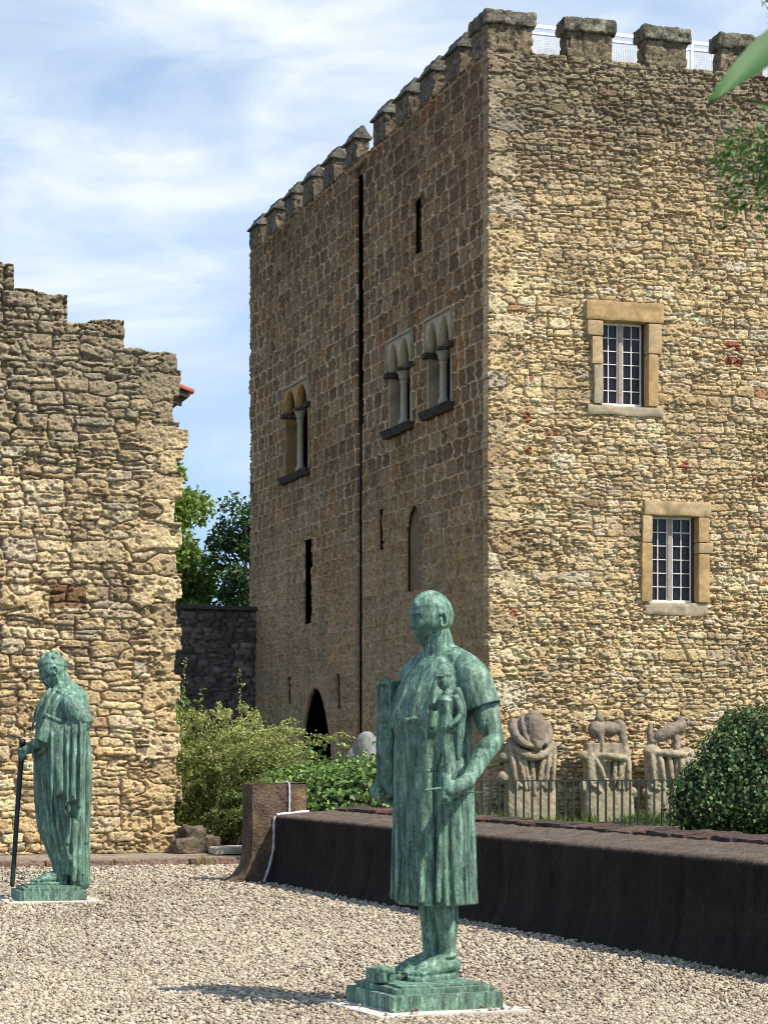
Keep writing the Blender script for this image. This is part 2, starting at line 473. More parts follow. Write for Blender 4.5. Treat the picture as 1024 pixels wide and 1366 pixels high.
# dark inner core, roof terrace and far sides, niche back
rbox('light_block_core', (1.6, -7.6 - 9.8, -.1), (12.4, -.36, 15.2), M_DARK, tower, M=frame((0, 0, 0), U, -W), cell=3., amp=0, base=(.2, .16, .1))  # added core blocks light; near-black colour stands for the unlit inside
rbox('terrace_roof', (.10, -19.2, 15.22), (12.4, -.31, 15.42), M_LICHEN, tower, M=frame((0, 0, 0), U, -W), cell=2., amp=0, base=(.2, .17, .13))
rbox('far_wall', (.56, -19.24, -.1), (12.4, -18.64, 15.21), M_ASHLAR, tower, M=frame((0, 0, 0), U, -W), cell=1., amp=.02, base=(.2, .15, .1))
rbox('side_wall', (12.42, -19.24, -.1), (13.0, -.02, 15.58), M_ASHLAR, tower, M=frame((0, 0, 0), U, -W), cell=1., amp=.02, base=(.25, .19, .12))
rbox('front_return', (7.21, -.32, -.1), (12.41, -.02, 15.58), M_RUBBLE, tower, M=MR, cell=.12, amp=.05, freq=6., base=(.40, .30, .16), var=.5)
rbox('niche_infill', (4.0, -.22, 4.9), (5.4, -.13, 7.0), M_ASHLAR, tower, M=ML, cell=.08, amp=.01, base=(.24, .165, .095))
rbox('slit_infill', (4.0, -.30, 12.2), (5.0, -.2, 13.8), M_ASHLAR, tower, M=ML, cell=.08, amp=.01, base=(.12, .085, .055))

# battlements ---------------------------------------------------------------
def coursed(seed, amp=.05):
    L = stone_layout(-1, 20.5, TOPZ - .2, 16.6, (.15, .24), (1.2, 2.2), .1, .1, seed)
    def shp(V):
        a = V[:, 0] + V[:, 1]
        k = (L[:, 0] > a.min() - .8) & (L[:, 0] < a.max() + .8)
        d1, d2, ids = stone_eval(a[:, None], V[:, 2][:, None], L[k], seed, .03)
        g = np.clip((d2 - d1) / .35, 0, 1)[:, 0]; cr = (1 - g * (2 - g)) * amp
        c = np.array([(V[:, 0].min() + V[:, 0].max()) / 2, (V[:, 1].min() + V[:, 1].max()) / 2])
        hx = np.ptp(V[:, 0]) / 2; hy = np.ptp(V[:, 1]) / 2
        V[:, 0] = c[0] + (V[:, 0] - c[0]) * (1 - cr / hx); V[:, 1] = c[1] + (V[:, 1] - c[1]) * (1 - cr / hy)
        return V
    return shp
def merlon(M, a0, a1, thick, seed, gable):
    parts = []
    base = (.17, .135, .095) if gable else (.20, .16, .105)
    parts.append(rough_box((a0, -thick, TOPZ - .05), (a1, 0.0, 16.12), .028, .04, .035, seed, M, base, .9, 9., coursed(seed)))
    if gable:
        mid = -thick / 2
        def shp(V):
            t = np.clip((V[:, 2] - 16.10) / .28, 0, 1)
            V[:, 1] = mid + (V[:, 1] - mid) * (1 - .82 * t * (V[:, 2] > 16.17)); return V
        parts.append(rough_box((a0 - .05, -thick - .07, 16.10), (a1 + .05, .07, 16.42), .022, .02, .05, seed + 50, M, (.165, .155, .125), .6, 7., shp))
    else:
        parts.append(rough_box((a0 - .07, -thick - .05, 16.08), (a1 + .07, .08, 16.38), .05, .05, .04, seed + 50, M, (.18, .165, .12), 1., 9.))
    v, f, c = join(parts)
    return link('merlon', mesh_np('merlon', v, f, M_LICHEN, c, True), tower)
for k, (a0, a1) in enumerate(((1.72, 2.72), (3.44, 4.40), (5.16, 6.14), (6.9, 7.9), (8.7, 9.7), (10.5, 11.5))): merlon(MR, a0, a1, .42, k + 1, False)
for k, (a0, a1) in enumerate(((1.66, 2.64), (3.36, 4.30), (5.03, 5.97), (6.72, 7.66), (8.98, 9.95), (10.88, 11.82), (12.72, 13.68), (14.52, 15.48), (16.36, 17.36), (18.2, 19.2))): merlon(ML, a0, a1, .34, k + 11, True)
# corner merlon is an L
cp = [rough_box((0.0, -.97, TOPZ - .05), (.98, .0, 16.12), .028, .04, .035, 33, MR, (.22, .17, .11), .9, 9., coursed(33)),
      rough_box((-.06, -1.03, 16.08), (1.04, .07, 16.37), .05, .05, .04, 34, MR, (.18, .165, .12), 1., 9.)]
v, f, c = join(cp); link('merlon', mesh_np('merlon', v, f, M_LICHEN, c, True), tower)

# white guard rail behind the battlements
rail = []
y0 = -1.15
def bar(lo, hi): return rough_box(lo, hi, 0, .004, 1.5, 0, MR, (.8,) * 3, 0, 1)
rail.append(bar((.9, y0 - .03, 16.47), (11.8, y0 + .03, 16.55)))
rail.append(bar((.9, y0 - .025, 16.34), (11.8, y0 + .025, 16.39)))
for a in (1.0, 3.1, 4.9, 5.05, 7.0, 9.0, 11.7): rail.append(bar((a - .03, y0 - .03, 15.42), (a + .03, y0 + .03, 16.47)))
v, f, c = join(rail); rl = link('guard_rail', mesh_np('guard_rail', v, f, M_WHITE, None), tower)
wires = [bar((.95, y0 - .005, z), (11.7, y0 + .005, z + .017)) for z in np.arange(15.46, 16.34, .036)]
wires += [bar((a, y0 + .006, 15.44), (a + .017, y0 + .014, 16.35)) for a in np.arange(.95, 8.2, .04)]
v, f, c = join(wires); link('wire_panel', mesh_np('wire_panel', v, f, M_WHITE, None), rl)
# slanted white strut seen in the last gap
link('rail_strut', mesh_np('rail_strut', *rough_box((-.03, -.03, -.45), (.03, .03, .45), 0, .004, 1, 0, MR @ Matrix.Translation((4.86, y0 + .1, 15.86)) @ Matrix.Rotation(R(-14), 4, 'Y'), (.8,) * 3, 0, 1)[:2], M_WHITE, None), rl)

# mullioned windows on the sunny face ---------------------------------------
def casement(x0, x1, z0, z1, lint, sill, jl, jr, tones, name):
    w = bpy.data.objects.new('window', None); COL.objects.link(w); w.parent = tower
    def blk(n, lo, hi, sd, tone, r=.03, amp=.012): return rbox(n, lo, hi, M_DRESSED, w, M=MR, cell=.05, amp=amp, r=r, seed=sd, base=tone, var=.35, freq=4.)
    blk('lintel', (lint[0], -.32, z1), (lint[1], .075, lint[2]), 1, tones[0], .035, .02)
    blk('sill', (sill[0], -.32, sill[2]), (sill[1], .030, z0), 2, tones[1], .04, .035)
    for (xa, xb, ja) in ((x0, None, jl), (x1, None, jr)):
        for (za, zb, wd, tn) in ja:
            lo, hi = ((x0 - wd, -.32, za + .006), (x0, .065, zb - .006)) if ja is jl else ((x1, -.32, za + .006), (x1 + wd, .065, zb - .006))
            blk('jamb', lo, hi, int(za * 7) + (9 if ja is jl else 3), tn, .022, .012)
    # joinery at 0.17 m depth
    y = -.22
    fr = []
    def b2(xa, xb, za, zb, ya=0, yb=.045): fr.append(rough_box((xa, y + ya, za), (xb, y + yb, zb), 0, .004, .6, 0, MR, (.7,) * 3, 0, 1))
    b2(x0, x0 + .024, z0, z1); b2(x1 - .09, x1 - .066, z0, z1); b2(x0, x1 - .065, z0, z0 + .06, 0, .06); b2(x0, x1 - .065, z1 - .05, z1)
    xm = (x0 + x1 - .065) / 2
    b2(xm - .070, xm - .045, z0 + .05, z1 - .04); b2(xm + .045, xm + .070, z0 + .05, z1 - .04)
    for xc in ((x0 + xm - .06) / 2 + .01, (x1 - .09 + xm + .06) / 2): b2(xc - .010, xc + .010, z0 + .05, z1 - .04, .005, .035)
    n = 6
    for k in range(1, n):
        zz = z0 + .05 + (z1 - z0 - .09) * k / n
        b2(x0 + .03, xm - .06, zz - .0095, zz + .0095, .006, .034); b2(xm + .06, x1 - .09, zz - .0095, zz + .0095, .006, .034)
    v, f, c = join(fr); link('glazing_bars', mesh_np('glazing_bars', v, f, M_OLDWHITE, None), w)
    v, f, c = rough_box((xm - .045, y + .005, z0 + .06), (xm + .045, y + .07, z1 - .045), 0, .006, .5, 0, MR, (.3,) * 3, 0, 1)
    link('mullion', mesh_np('mullion', v, f, M_WOOD, None), w)
    v, f, c = rough_box((x1 - .066, y - .02, z0 + .005), (x1 - .004, y + .05, z1 - .004), 0, .006, .5, 0, MR, (.3,) * 3, 0, 1)
    link('side_post', mesh_np('side_post', v, f, M_TIMBER, None), w)
    v, f, c = rough_box((x0 - .02, y - .012, z0 - .02), (x1 + .02, y - .002, z1 + .02), 0, .001, 2, 0, MR, (.3,) * 3, 0, 1)
    link('pane', mesh_np('pane', v, f, M_GLASS, None), w)
    return w
OCH = (.43, .285, .135); OCH2 = (.44, .315, .175); GRY = (.36, .295, .20)
casement(2.49, 3.50, 8.54, 10.25, (2.12, 3.84, 10.66), (2.16, 3.86, 8.33),
         [(8.54, 9.35, .20, GRY), (9.35, 9.93, .24, OCH2), (9.93, 10.25, .34, OCH2)], [(8.54, 9.62, .22, OCH), (9.62, 10.25, .30, OCH2)], (OCH, GRY), 'a')
casement(3.59, 4.63, 4.53, 6.31, (3.40, 4.92, 6.62), (3.44, 4.86, 4.26),
         [(4.53, 5.75, .24, OCH), (5.75, 6.31, .22, OCH2)], [(4.53, 5.55, .25, OCH), (5.55, 5.78, .33, OCH2), (5.78, 6.31, .24, OCH)], (OCH2, GRY), 'b')

# gothic twin windows on the shaded face -------------------------------------
def prism(M, prof, n0, n1):
    """prof: strips of (a, zlow, zhigh)"""
    V = []; F = []
    for (a, zl, zh) in prof: V += [(a, n1, zl), (a, n1, zh), (a, n0, zl), (a, n0, zh)]
    for k in range(len(prof) - 1):
        i = 4 * k; j = i + 4
        F += [(i, j, j + 1, i + 1), (i + 2, i + 3, j + 3, j + 2), (i, i + 2, j + 2, j), (i + 1, j + 1, j + 3, i + 3)]
    F += [(0, 1, 3, 2)]; i = 4 * (len(prof) - 1); F += [(i, i + 2, i + 3, i + 1)]
    return xf(M, np.array(V, float)), np.array(F)

def lathe(M, prof, n=20):
    V = []; F = []
    for (r, z) in prof:
        for k in range(n):
            t = 2 * math.pi * k / n; V.append((r * math.cos(t), r * math.sin(t), z))
    for i in range(len(prof) - 1):
        for k in range(n): F.append((i * n + k, i * n + (k + 1) % n, (i + 1) * n + (k + 1) % n, (i + 1) * n + k))
    m = len(V); V.append((0, 0, prof[0][1])); V.append((0, 0, prof[-1][1]))
    T = [(m, (k + 1) % n, k, k) for k in range(n)]
    T2 = [(m + 1, (len(prof) - 1) * n + k, (len(prof) - 1) * n + (k + 1) % n, (len(prof) - 1) * n + (k + 1) % n) for k in range(n)]
    tri = np.array([(a, b, c) for a, b, c, _ in T + T2 if True])
    tri = np.array([(m, (k + 1) % n, k) for k in range(n)] + [(m + 1, (len(prof) - 1) * n + k, (len(prof) - 1) * n + (k + 1) % n) for k in range(n)])
    return xf(M, np.array(V, float)), [np.array(F), tri]

def twin(t, tone, seed):
    w = bpy.data.objects.new('twin_arched_window', None); COL.objects.link(w); w.parent = tower
    a0, a1, z0, sp, z1 = t['a0'], t['a1'], t['z0'], t['sp'], t['z1']; m = (a0 + a1) / 2
    ed = .10; md = .07
    def zl(a):
        for lo, hi in ((a0 + ed, m - md), (m + md, a1 - ed)):
            if lo < a < hi: return float(lancet(np.array(a), 0, lo, hi, sp + .02, z1 - .06))
        return sp
    S = np.unique(np.concatenate([np.linspace(a0 - .02, a1 + .02, 70), [a0 + ed, m - md, m + md, a1 - ed]]))
    for nm, off, n0, n1, tn in (('tracery', 0, -.24, .012, tone),):
        V, F = prism(ML, [(a, zl(a), z1 + .02) for a in S], n0, n1)
        C = np.tile(np.array(tn), (len(V), 1)); link(nm, mesh_np(nm, V, F, M_DRESSED, C), w)
    # hood moulding round the head and each arch
    hood = []
    hood.append(rough_box((a0 - .07, -.05, z1 + .02), (a1 + .07, .045, z1 + .085), .006, .01, .08, seed, ML, (.34, .29, .20), .3, 5.))
    for s, e in ((a0 - .08, a0 - .02), (a1 + .02, a1 + .08)): hood.append(rough_box((s, -.05, sp), (e, .04, z1 + .08), .006, .01, .08, seed, ML, (.34, .29, .20), .3, 5.))
    v, f, c = join(hood); link('hood_mould', mesh_np('hood_mould', v, f, M_DRESSED, c, True), w)
    # jamb faces
    for s, e in ((a0 - .02, a0 + .10), (a1 - .10, a1 + .02)):
        rbox('jamb', (s, -.40, z0), (e, -.012, sp - .12), M_DRESSED, w, M=ML, cell=.1, amp=.008, r=.02, seed=seed, base=tuple(x * .8 for x in tone), var=.5, freq=3.)
        rbox('impost', (s - .08, -.34, sp - .13), (e + .06, .10, sp), M_LICHEN, w, M=ML, cell=.05, amp=.012, r=.02, seed=seed + 1, base=(.085, .07, .055), var=.5)
    # column: base, shaft, capital
    Mc = ML @ Matrix.Translation((m, -.12, 0))
    V, F = lathe(Mc, [(.15, z0), (.15, z0 + .07), (.11, z0 + .10), (.13, z0 + .14), (.10, z0 + .18), (.088, z0 + .22), (.082, sp - .36), (.10, sp - .34), (.10, sp - .31), (.085, sp - .29)])
    link('column', mesh_np('column', V, F, M_DRESSED, np.tile(np.array((.38, .345, .24)), (len(V), 1)), True), w)
    V, F = lathe(Mc, [(.088, sp - .30), (.10, sp - .26), (.13, sp - .2), (.12, sp - .17), (.16, sp - .11), (.17, sp - .08), (.14, sp - .075)], 12)
    cp = link('capital', mesh_np('capital', V, F, M_DRESSED, np.tile(np.array((.33, .29, .20)), (len(V), 1)), True), w)
    rbox('abacus', (m - .17, -.32, sp - .08), (m + .17, .06, sp - .002), M_LICHEN, w, M=ML, cell=.05, amp=.006, r=.015, seed=seed + 2, base=(.11, .09, .07), var=.4)
    def shp(V):
        t_ = np.clip((V[:, 2] - (z0 - .16)) / .16, 0, 1)
        V[:, 1] = np.where(V[:, 1] > 0, V[:, 1] * (.45 + .55 * t_), V[:, 1]); return V
    rbox('sill', (a0 - .16, -.5, z0 - .17), (a1 + .16, .17, z0), M_LICHEN, w, M=ML, cell=.05, amp=.01, r=.02, seed=seed + 3, base=(.075, .06, .05), var=.5, shape=shp)
    return w
twin(TW[0], (.42, .235, .10), 3)
twin(TW[1], (.42, .335, .21), 5)
twin(TW[2], (.42, .335, .21), 8)

# ================================================================== RUINED WALL
RUIN = Vector((-2.80, 30.5, .10))
MRU = frame(RUIN, U, -W)              # a negative to the left of the free end
def ruin_right(z):
    k = np.floor(z / .345).astype(int)
    tooth = np.where(k % 2 == 0, .05, -.03) + .05 * (_h(k, k * 0, k * 0, 8) - .5)
    tooth = tooth + np.where((z > 5.35) & (z < 5.75), .10, 0) - np.where((z > 5.75) & (z < 6.3), .02, 0)
    return tooth + .03 * (vn2(z * 9, z * 0, 4) - .5) + .25 * np.clip(.35 - z, 0, 1) * .4
STEPS = [(-.74, 6.79), (-1.50, 7.17), (-2.22, 7.52), (-2.9, 7.86), (-3.7, 8.2), (-4.6, 8.5), (-9, 8.8)]
def ruin_top(a):
    h = np.full(a.shape, STEPS[0][1])
    for x, t in zip([s[0] for s in STEPS[:-1]], [s[1] for s in STEPS[1:]]): h = np.where(a < x, t, h)
    h = h - .03 * np.sin(a * 3)
    return h + .05 * (vn2(a * 7, a * 0, 21) - .5)
def keep_ruin(a, z): return (a < ruin_right(z)) & (z < ruin_top(a)) 
def grime_ruin(a, z, c, ids):
    n = fbm2(a * 1.1, z * 1.1, 4, 177)
    f = (sstep(4.6, 6.9, z + 2.0 * (n - .5)) * .68)
    n2 = fbm2(a * 2.2 + 9, z * 2.8, 4, 178)
    f = np.maximum(f, sstep(.60, .72, n2) * .3)
    gy = np.array((.175, .15, .11)); lum = c.mean(-1, keepdims=True)
    c = c * (1 - f[..., None]) + (gy * (.3 + lum * 2.2)) * f[..., None]
    warm = sstep(4.2, 1.0, z)[..., None] * .35
    c = c * (1 + warm * np.array((.18, .05, -.2)))
    m = (a > -1.72) & (a < -1.25) & (z > 3.30) & (z < 3.62)
    c[m] *= np.array((.42, .33, .28))
    return c
def fn_ruin(a, z):
    S1 = stone_layout(-5.6, .5, -.1, 9, (.09, .225), (1.3, 3.2), .50, .17, 23, quoin=(.14, 1, .42, .66, (.33, .36)))
    return pnt_wall_rubble(S1, 23, PAL_RUIN, (.38, .275, .15), .060, .026, 15., grime_ruin, .05, .0165, .55)(a, z)
ruin = wall_grid('ruined_wall', MRU, -5.2, .40, 0.0, 8.9, .0135, .0130, fn_ruin, keep_ruin, 1.1, M_RUBBLE)
tag(ruin, 'ruined rubble stone wall with stepped broken top on the left, behind the robed statue with a cane', 'wall')

# terracotta eave of a house peeping out behind it
house = thing('tiled_roof_house', 'house mostly hidden behind the ruined wall, only a red tiled eave corner showing', 'house', RUIN + W * 1.5)
MH = frame((0, 0, 0), U, -W)
rbox('wall', (-6.5, -7, -.1), (-.12, -.05, 6.35), M_PLASTER, house, M=MH, cell=2, amp=0, base=(.4, .3, .2))
sl = math.tan(R(18))
def roofshape(V): V[:, 2] += -V[:, 0] * sl; return V
tiles = []
for k in range(26):
    y = -.1 - k * .24 + .25
    tiles.append(rough_box((-6.6, y - .11, 6.62), (.53, y + .11, 6.70), .0, .035, .4, k, MH, (.4,) * 3, 0, 1, roofshape))
v, f, c = join(tiles); rf = link('roof', mesh_np('roof', v, f, M_TILE, None, True), house)
for (d, e) in ((6.53, 6.61),):
    v, f, c = rough_box((-6.6, -6.9, d), (.44, .22, e), 0, .01, 1, 0, MH, (.1,) * 3, 0, 1, roofshape)
    link('eave_boards', mesh_np('eave_boards', v, f, M_TIMBER, None), rf)
for y in (.12, -.5, -1.1, -1.7):
    v, f, c = rough_box((-1.0, y - .05, 6.40), (.36, y + .05, 6.53), 0, .01, 1, 0, MH, (.1,) * 3, 0, 1, roofshape)
    link('rafter', mesh_np('rafter', v, f, M_TIMBER, None), house)

# ================================================================== DARK LINK WALL
LW0 = CORNER + W * 18.5
MLW = frame(LW0, -U, -W)
Sl = stone_layout(0, 9, 0, 5.6, (.10, .2), (1.3, 2.8), .3, .1, 53)
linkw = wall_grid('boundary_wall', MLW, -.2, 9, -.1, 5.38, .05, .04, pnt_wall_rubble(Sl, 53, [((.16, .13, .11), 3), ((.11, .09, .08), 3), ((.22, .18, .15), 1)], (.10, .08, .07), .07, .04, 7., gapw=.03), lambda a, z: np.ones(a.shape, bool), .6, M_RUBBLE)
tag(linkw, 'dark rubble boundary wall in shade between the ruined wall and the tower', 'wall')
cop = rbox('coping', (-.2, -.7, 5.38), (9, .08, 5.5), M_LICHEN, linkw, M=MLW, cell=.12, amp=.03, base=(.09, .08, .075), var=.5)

# ================================================================== LOW PARAPET WALL + PIER
PD = Vector((.342, -.94, 0)).normalized(); PN = Vector((-.94, -.342, 0)).normalized()
P0 = Vector((-1.22, 24.99, 0))
MP = frame(P0, PD, PN)
def extrude_profile(prof, a0, a1, da, amp, seed, colf, fine=.04):
    pts = []
    for (p, q) in zip(prof[:-1], prof[1:]):
        n = max(1, int(math.hypot(q[0] - p[0], q[1] - p[1]) / fine))
        for k in range(n): pts.append((p[0] + (q[0] - p[0]) * k / n, p[1] + (q[1] - p[1]) * k / n))
    pts.append(prof[-1]); pts = np.array(pts)
    aa = np.linspace(a0, a1, int((a1 - a0) / da) + 2)
    A, K = np.meshgrid(aa, np.arange(len(pts)), indexing='ij')
    V = np.stack([A, pts[K, 0], pts[K, 1]], -1).reshape(-1, 3)
    D = np.stack([fbm3(V * 16 + seed + 13 * k, 4, 3 + k) for k in range(3)], 1) - .5; D[:, 0] *= .2
    C = colf(V)
    V = V + D * 2 * amp
    n = len(pts); I = np.arange(len(V)).reshape(len(aa), n)
    Q = np.stack([I[:-1, :-1], I[:-1, 1:], I[1:, 1:], I[1:, :-1]], -1).reshape(-1, 4)
    return V, Q, C, I
def col_low(V):
    n = fbm3(V * 6, 4, 3); n2 = fbm3(V * np.array((5., 5., .8)), 3, 8)
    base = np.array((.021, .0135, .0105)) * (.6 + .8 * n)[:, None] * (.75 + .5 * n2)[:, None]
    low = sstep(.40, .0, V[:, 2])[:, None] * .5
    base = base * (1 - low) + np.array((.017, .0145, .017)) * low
    # runs of lime and patches of rubbed render
    sk_ = sstep(.60, .72, fbm3(V * np.array((7., 7., .5)) + 4, 3, 28))[:, None] * .5
    base = base * (1 - sk_) + np.array((.040, .030, .024)) * sk_
    pt = sstep(.62, .68, fbm3(V * np.array((1.3, 1.3, 2.6)) + 11, 4, 33))[:, None] * .6
    base = base * (1 - pt) + np.array((.036, .024, .017)) * pt
    jt = np.zeros(len(V))
    for ja in (3.15, 6.4, 9.7, 13.1): jt = np.maximum(jt, np.exp(-((V[:, 0] - ja - .03 * fbm3(V * 6, 2, 44)) / .03) ** 2))
    base = base * (1 - .6 * jt[:, None])
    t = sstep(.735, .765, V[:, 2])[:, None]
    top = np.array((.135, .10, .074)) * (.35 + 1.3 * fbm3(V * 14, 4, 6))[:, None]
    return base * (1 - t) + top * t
prof = [(.12, -.05), (.115, .02), (.07, .09), (.035, .18), (.012, .28), (0, .40), (0, .73), (-.012, .757), (-.04, .768), (-.3, .79), (-.62, .815), (-.9, .838), (-.93, .80), (-.93, 0)]
low = thing('parapet_wall', 'long low dark stone wall with flared foot and sloping coping behind the nearer statue', 'wall', P0)
MP0 = frame((0, 0, 0), PD, PN)
V, Q, C, I = extrude_profile(prof, .012, 17., .034, .011, 2., col_low, .032)
# irregular flags in the coping
link('wall_body', mesh_np('wall_body', xf(MP0, V), Q[:, ::-1], M_BLOCKW, C, True), low)
bk = []; x = .1; k = 0
g2 = np.random.default_rng(4)
while x < 18.5:
    L = g2.uniform(.22, .55); tone = [(.105, .058, .045), (.09, .070, .058), (.13, .08, .06)][k % 3]
    T = MP0 @ Matrix.Translation((x + L / 2, -.78 + g2.uniform(-.02, .02), .832)) @ Matrix.Rotation(R(g2.uniform(-4, 4)), 4, 'Z') @ Matrix.Rotation(R(-5 + g2.uniform(-4, 4)), 4, 'X')
    bk.append(rough_box((-L / 2, -.17, -.03), (L / 2, .13, .018 + g2.uniform(0, .012)), .014, .012, .05, k, T, tone, .6, 9.)); x += L + .015; k += 1
v, f, c = join(bk); link('flag_edging', mesh_np('flag_edging', v, f, M_LICHEN, c, True), low)
# white mortar where wall meets pier
def strip(path, w, h, name, parent, M):
    path = [Vector(p) for p in path]; parts = []
    bm = bmesh.new()
    out = []
    g = np.random.default_rng(3)
    P = []
    for p, q in zip(path[:-1], path[1:]):
        n = max(1, int((q - p).length / .03))
        for k in range(n): P.append(p + (q - p) * k / n)
    P.append(path[-1])
    V = []; F = []
    for i, p in enumerate(P):
        s = w * g.uniform(.6, 1.25); u = h * g.uniform(.7, 1.2)
        t = (P[min(i + 1, len(P) - 1)] - P[max(i - 1, 0)]).normalized()
        e1 = t.orthogonal().normalized(); e2 = t.cross(e1)
        for k in range(6):
            an = k * math.pi / 3; V.append(p + e1 * math.cos(an) * s / 2 + e2 * math.sin(an) * s / 2)
    for i in range(len(P) - 1):
        for k in range(6): F.append((i * 6 + k, i * 6 + (k + 1) % 6, i * 6 + 6 + (k + 1) % 6, i * 6 + 6 + k))
    return link(name, mesh_np(name, xf(M, np.array([tuple(v) for v in V])), np.array(F), M_MORTAR, None, True), parent)
strip([(.01, .125, .02), (.012, .06, .2), (.014, .012, .40), (.016, .004, .74), (.02, -.03, .775), (.02, -.4, .805)], .035, .02, 'mortar_joint', low, MP0)
pier = thing('stone_pier', 'short brown stone pier with flared foot ending the low dark wall', 'pier', P0)
pprof = [(.54, -.03), (.50, .03), (.38, .10), (.305, .20), (.268, .34), (.26, .6), (.26, 1.10), (.25, 1.122), (-.36, 1.126), (-.38, 1.11), (-.38, 0)]
def col_pier(V):
    n = fbm3(V * 7 + 3, 4, 3); n2 = fbm3(V * 2.2 + 7, 3, 13)
    c = np.array((.125, .090, .060)) * (.35 + 1.2 * n)[:, None]
    o = sstep(.55, .68, n2)[:, None] * .6
    return c * (1 - o) + np.array((.26, .165, .08)) * (.5 + n)[:, None] * o
V, Q, C, I = extrude_profile(pprof, -.36, 0.0, .04, .010, 5., col_pier, .035)
# end caps: fill profile with z-strips
def cap(I, idx, flip):
    row = I[idx]; m = len(row); h = m // 2
    F = []
    i, j = 0, m - 1
    while i + 1 < j:
        F.append((row[i], row[i + 1], row[j - 1], row[j]) if i + 1 < j - 1 else (row[i], row[i + 1], row[j], row[j])); i += 1; j -= 1
    F = [q for q in F if q[2] != q[3]]
    F = np.array(F); return F[:, ::-1] if flip else F
# front face as its own dense grid so that it carries grain
nn = 26; zz = np.linspace(0, 1, 44)
pp = np.array(pprof)
def xl(z): return np.interp(z, [p[1] for p in pprof[:7]], [p[0] for p in pprof[:7]])
zv = -.03 + zz * 1.145
FV = np.array([(.001, -.375 + (xl(z) + .37) * t, z) for z in zv for t in np.linspace(0, 1, nn)])
FI = np.arange(len(FV)).reshape(len(zv), nn)
FQ = np.stack([FI[:-1, :-1], FI[:-1, 1:], FI[1:, 1:], FI[1:, :-1]], -1).reshape(-1, 4)
FC = col_pier(FV); FV = FV + np.stack([(fbm3(FV * 11, 4, 5) - .5) * .03, 0 * FV[:, 0], 0 * FV[:, 0]], 1)
BV = FV.copy(); BV[:, 0] -= .36
v = np.concatenate([V, FV, BV]); q = np.concatenate([Q[:, ::-1], FQ + len(V), FQ[:, ::-1] + len(V) + len(FV)]); c = np.concatenate([C, FC, FC])
link('pier_body', mesh_np('pier_body', xf(MP0, v), q, M_BLOCKW, c, True), pier)
strip([(.012, -.17, .80), (.012, -.172, 1.0), (.012, -.168, 1.13), (-.15, -.17, 1.135)], .028, .015, 'mortar_joint', pier, MP0)

# ================================================================== GROUND, KERB, GRAVEL
gm, ntm, bgm = newmat('ground_earth')
tc = nd(ntm, 'ShaderNodeTexCoord'); n1 = nd(ntm, 'ShaderNodeTexNoise', i_Scale=60., i_Detail=8., i_Roughness=.7)
ntm.links.new(tc.outputs['Object'], n1.inputs['Vector'])
rr = ramp(ntm, [(.3, (.035, .028, .022)), (.55, (.10, .08, .06)), (.75, (.20, .17, .13))], n1.outputs[0]); ntm.links.new(rr.outputs[0], bgm.inputs['Base Color'])
bp = nd(ntm, 'ShaderNodeBump', i_Strength=1., i_Distance=.03); ntm.links.new(n1.outputs[0], bp.inputs['Height']); ntm.links.new(bp.outputs[0], bgm.inputs['Normal'])
bgm.inputs['Roughness'].default_value = .95
s = 700
struct(link('ground', mesh_np('ground', [(-s, -s, 0), (s, -s, 0), (s, s, 0), (-s, s, 0)], np.array([(0, 1, 2, 3)]), gm)))
# grassy soil behind the low wall
gr, ntr, bgr = newmat('grass_soil')
tc = nd(ntr, 'ShaderNodeTexCoord'); n1 = nd(ntr, 'ShaderNodeTexNoise', i_Scale=9., i_Detail=8., i_Roughness=.7)
ntr.links.new(tc.outputs['Object'], n1.inputs['Vector'])
rr = ramp(ntr, [(.35, (.05, .075, .02)), (.6, (.10, .12, .04)), (.75, (.17, .14, .09))], n1.outputs[0]); ntr.links.new(rr.outputs[0], bgr.inputs['Base Color']); bgr.inputs['Roughness'].default_value = 1.
A = P0 + PN * -.5; B = P0 + PD * 18 + PN * -.5
poly = [(-2.4, 31.2), (A.x - .2, A.y + .4), (A.x, A.y), (B.x, B.y), (40, 8), (40, 110), (-30, 110), (-30, 45)]
struct(link('lawn', mesh_np('lawn', [(x, y, .006) for x, y in poly], [np.array([list(range(len(poly)))])], gr)))
# kerb with paved ledge at the foot of the ruin
KE = Vector((-2.62, 28.62, 0))
MK = frame(KE, U, -W)
kb = []
x = -6.; k = 0
while x < 1.9:
    L = .75 + .3 * ((k * 37) % 7) / 7
    kb.append(rough_box((x, -.22, -.05), (min(x + L, 2.0) - .008, 0, .105), .014, .025, .045, k + 3, MK, (.27, .175, .13), .5, 6.)); x += L; k += 1
v, f, c = join(kb); struct(link('kerb', mesh_np('kerb', v, f, M_LICHEN, c, True)))
struct(rbox('pavement', (-6., -2.6, -.04), (2.2, -.225, .095), M_LICHEN, None, M=MK, cell=.08, amp=.012, r=.01, base=(.34, .28, .21), var=.35, freq=4.))
fl = rbox('stone_slab', (.72, -1.75, .10), (1.85, -1.0, .19), M_CONC, None, M=MK, cell=.06, amp=.012, r=.02, base=(.42, .37, .28), var=.3)
tag(fl, 'flat pale stone slab lying below the shrub beside the end of the ruined wall', 'slab')
for k, (x, y, sx, sz, zb) in enumerate(((.52, -1.62, .24, .20, .09), (.72, -1.70, .20, .22, .09), (.56, -1.66, .17, .17, .27))):
    o = rbox('rough_stone', (x - sx, y - .2, zb), (x + sx, y + .2, zb + sz * 1.1), M_LICHEN, None, M=MK, cell=.03, amp=.06, r=.04, seed=k + 71, base=(.15, .115, .08), var=.9, freq=8.)
    tag(o, ['brown stone lying closest against the foot of the ruined wall end', 'brown stone lying farther out from the ruined wall end, nearer the shrub', 'small brown stone on top of two others at the ruined wall end'][k], 'stone', 'loose stones at the foot of the ruined wall')

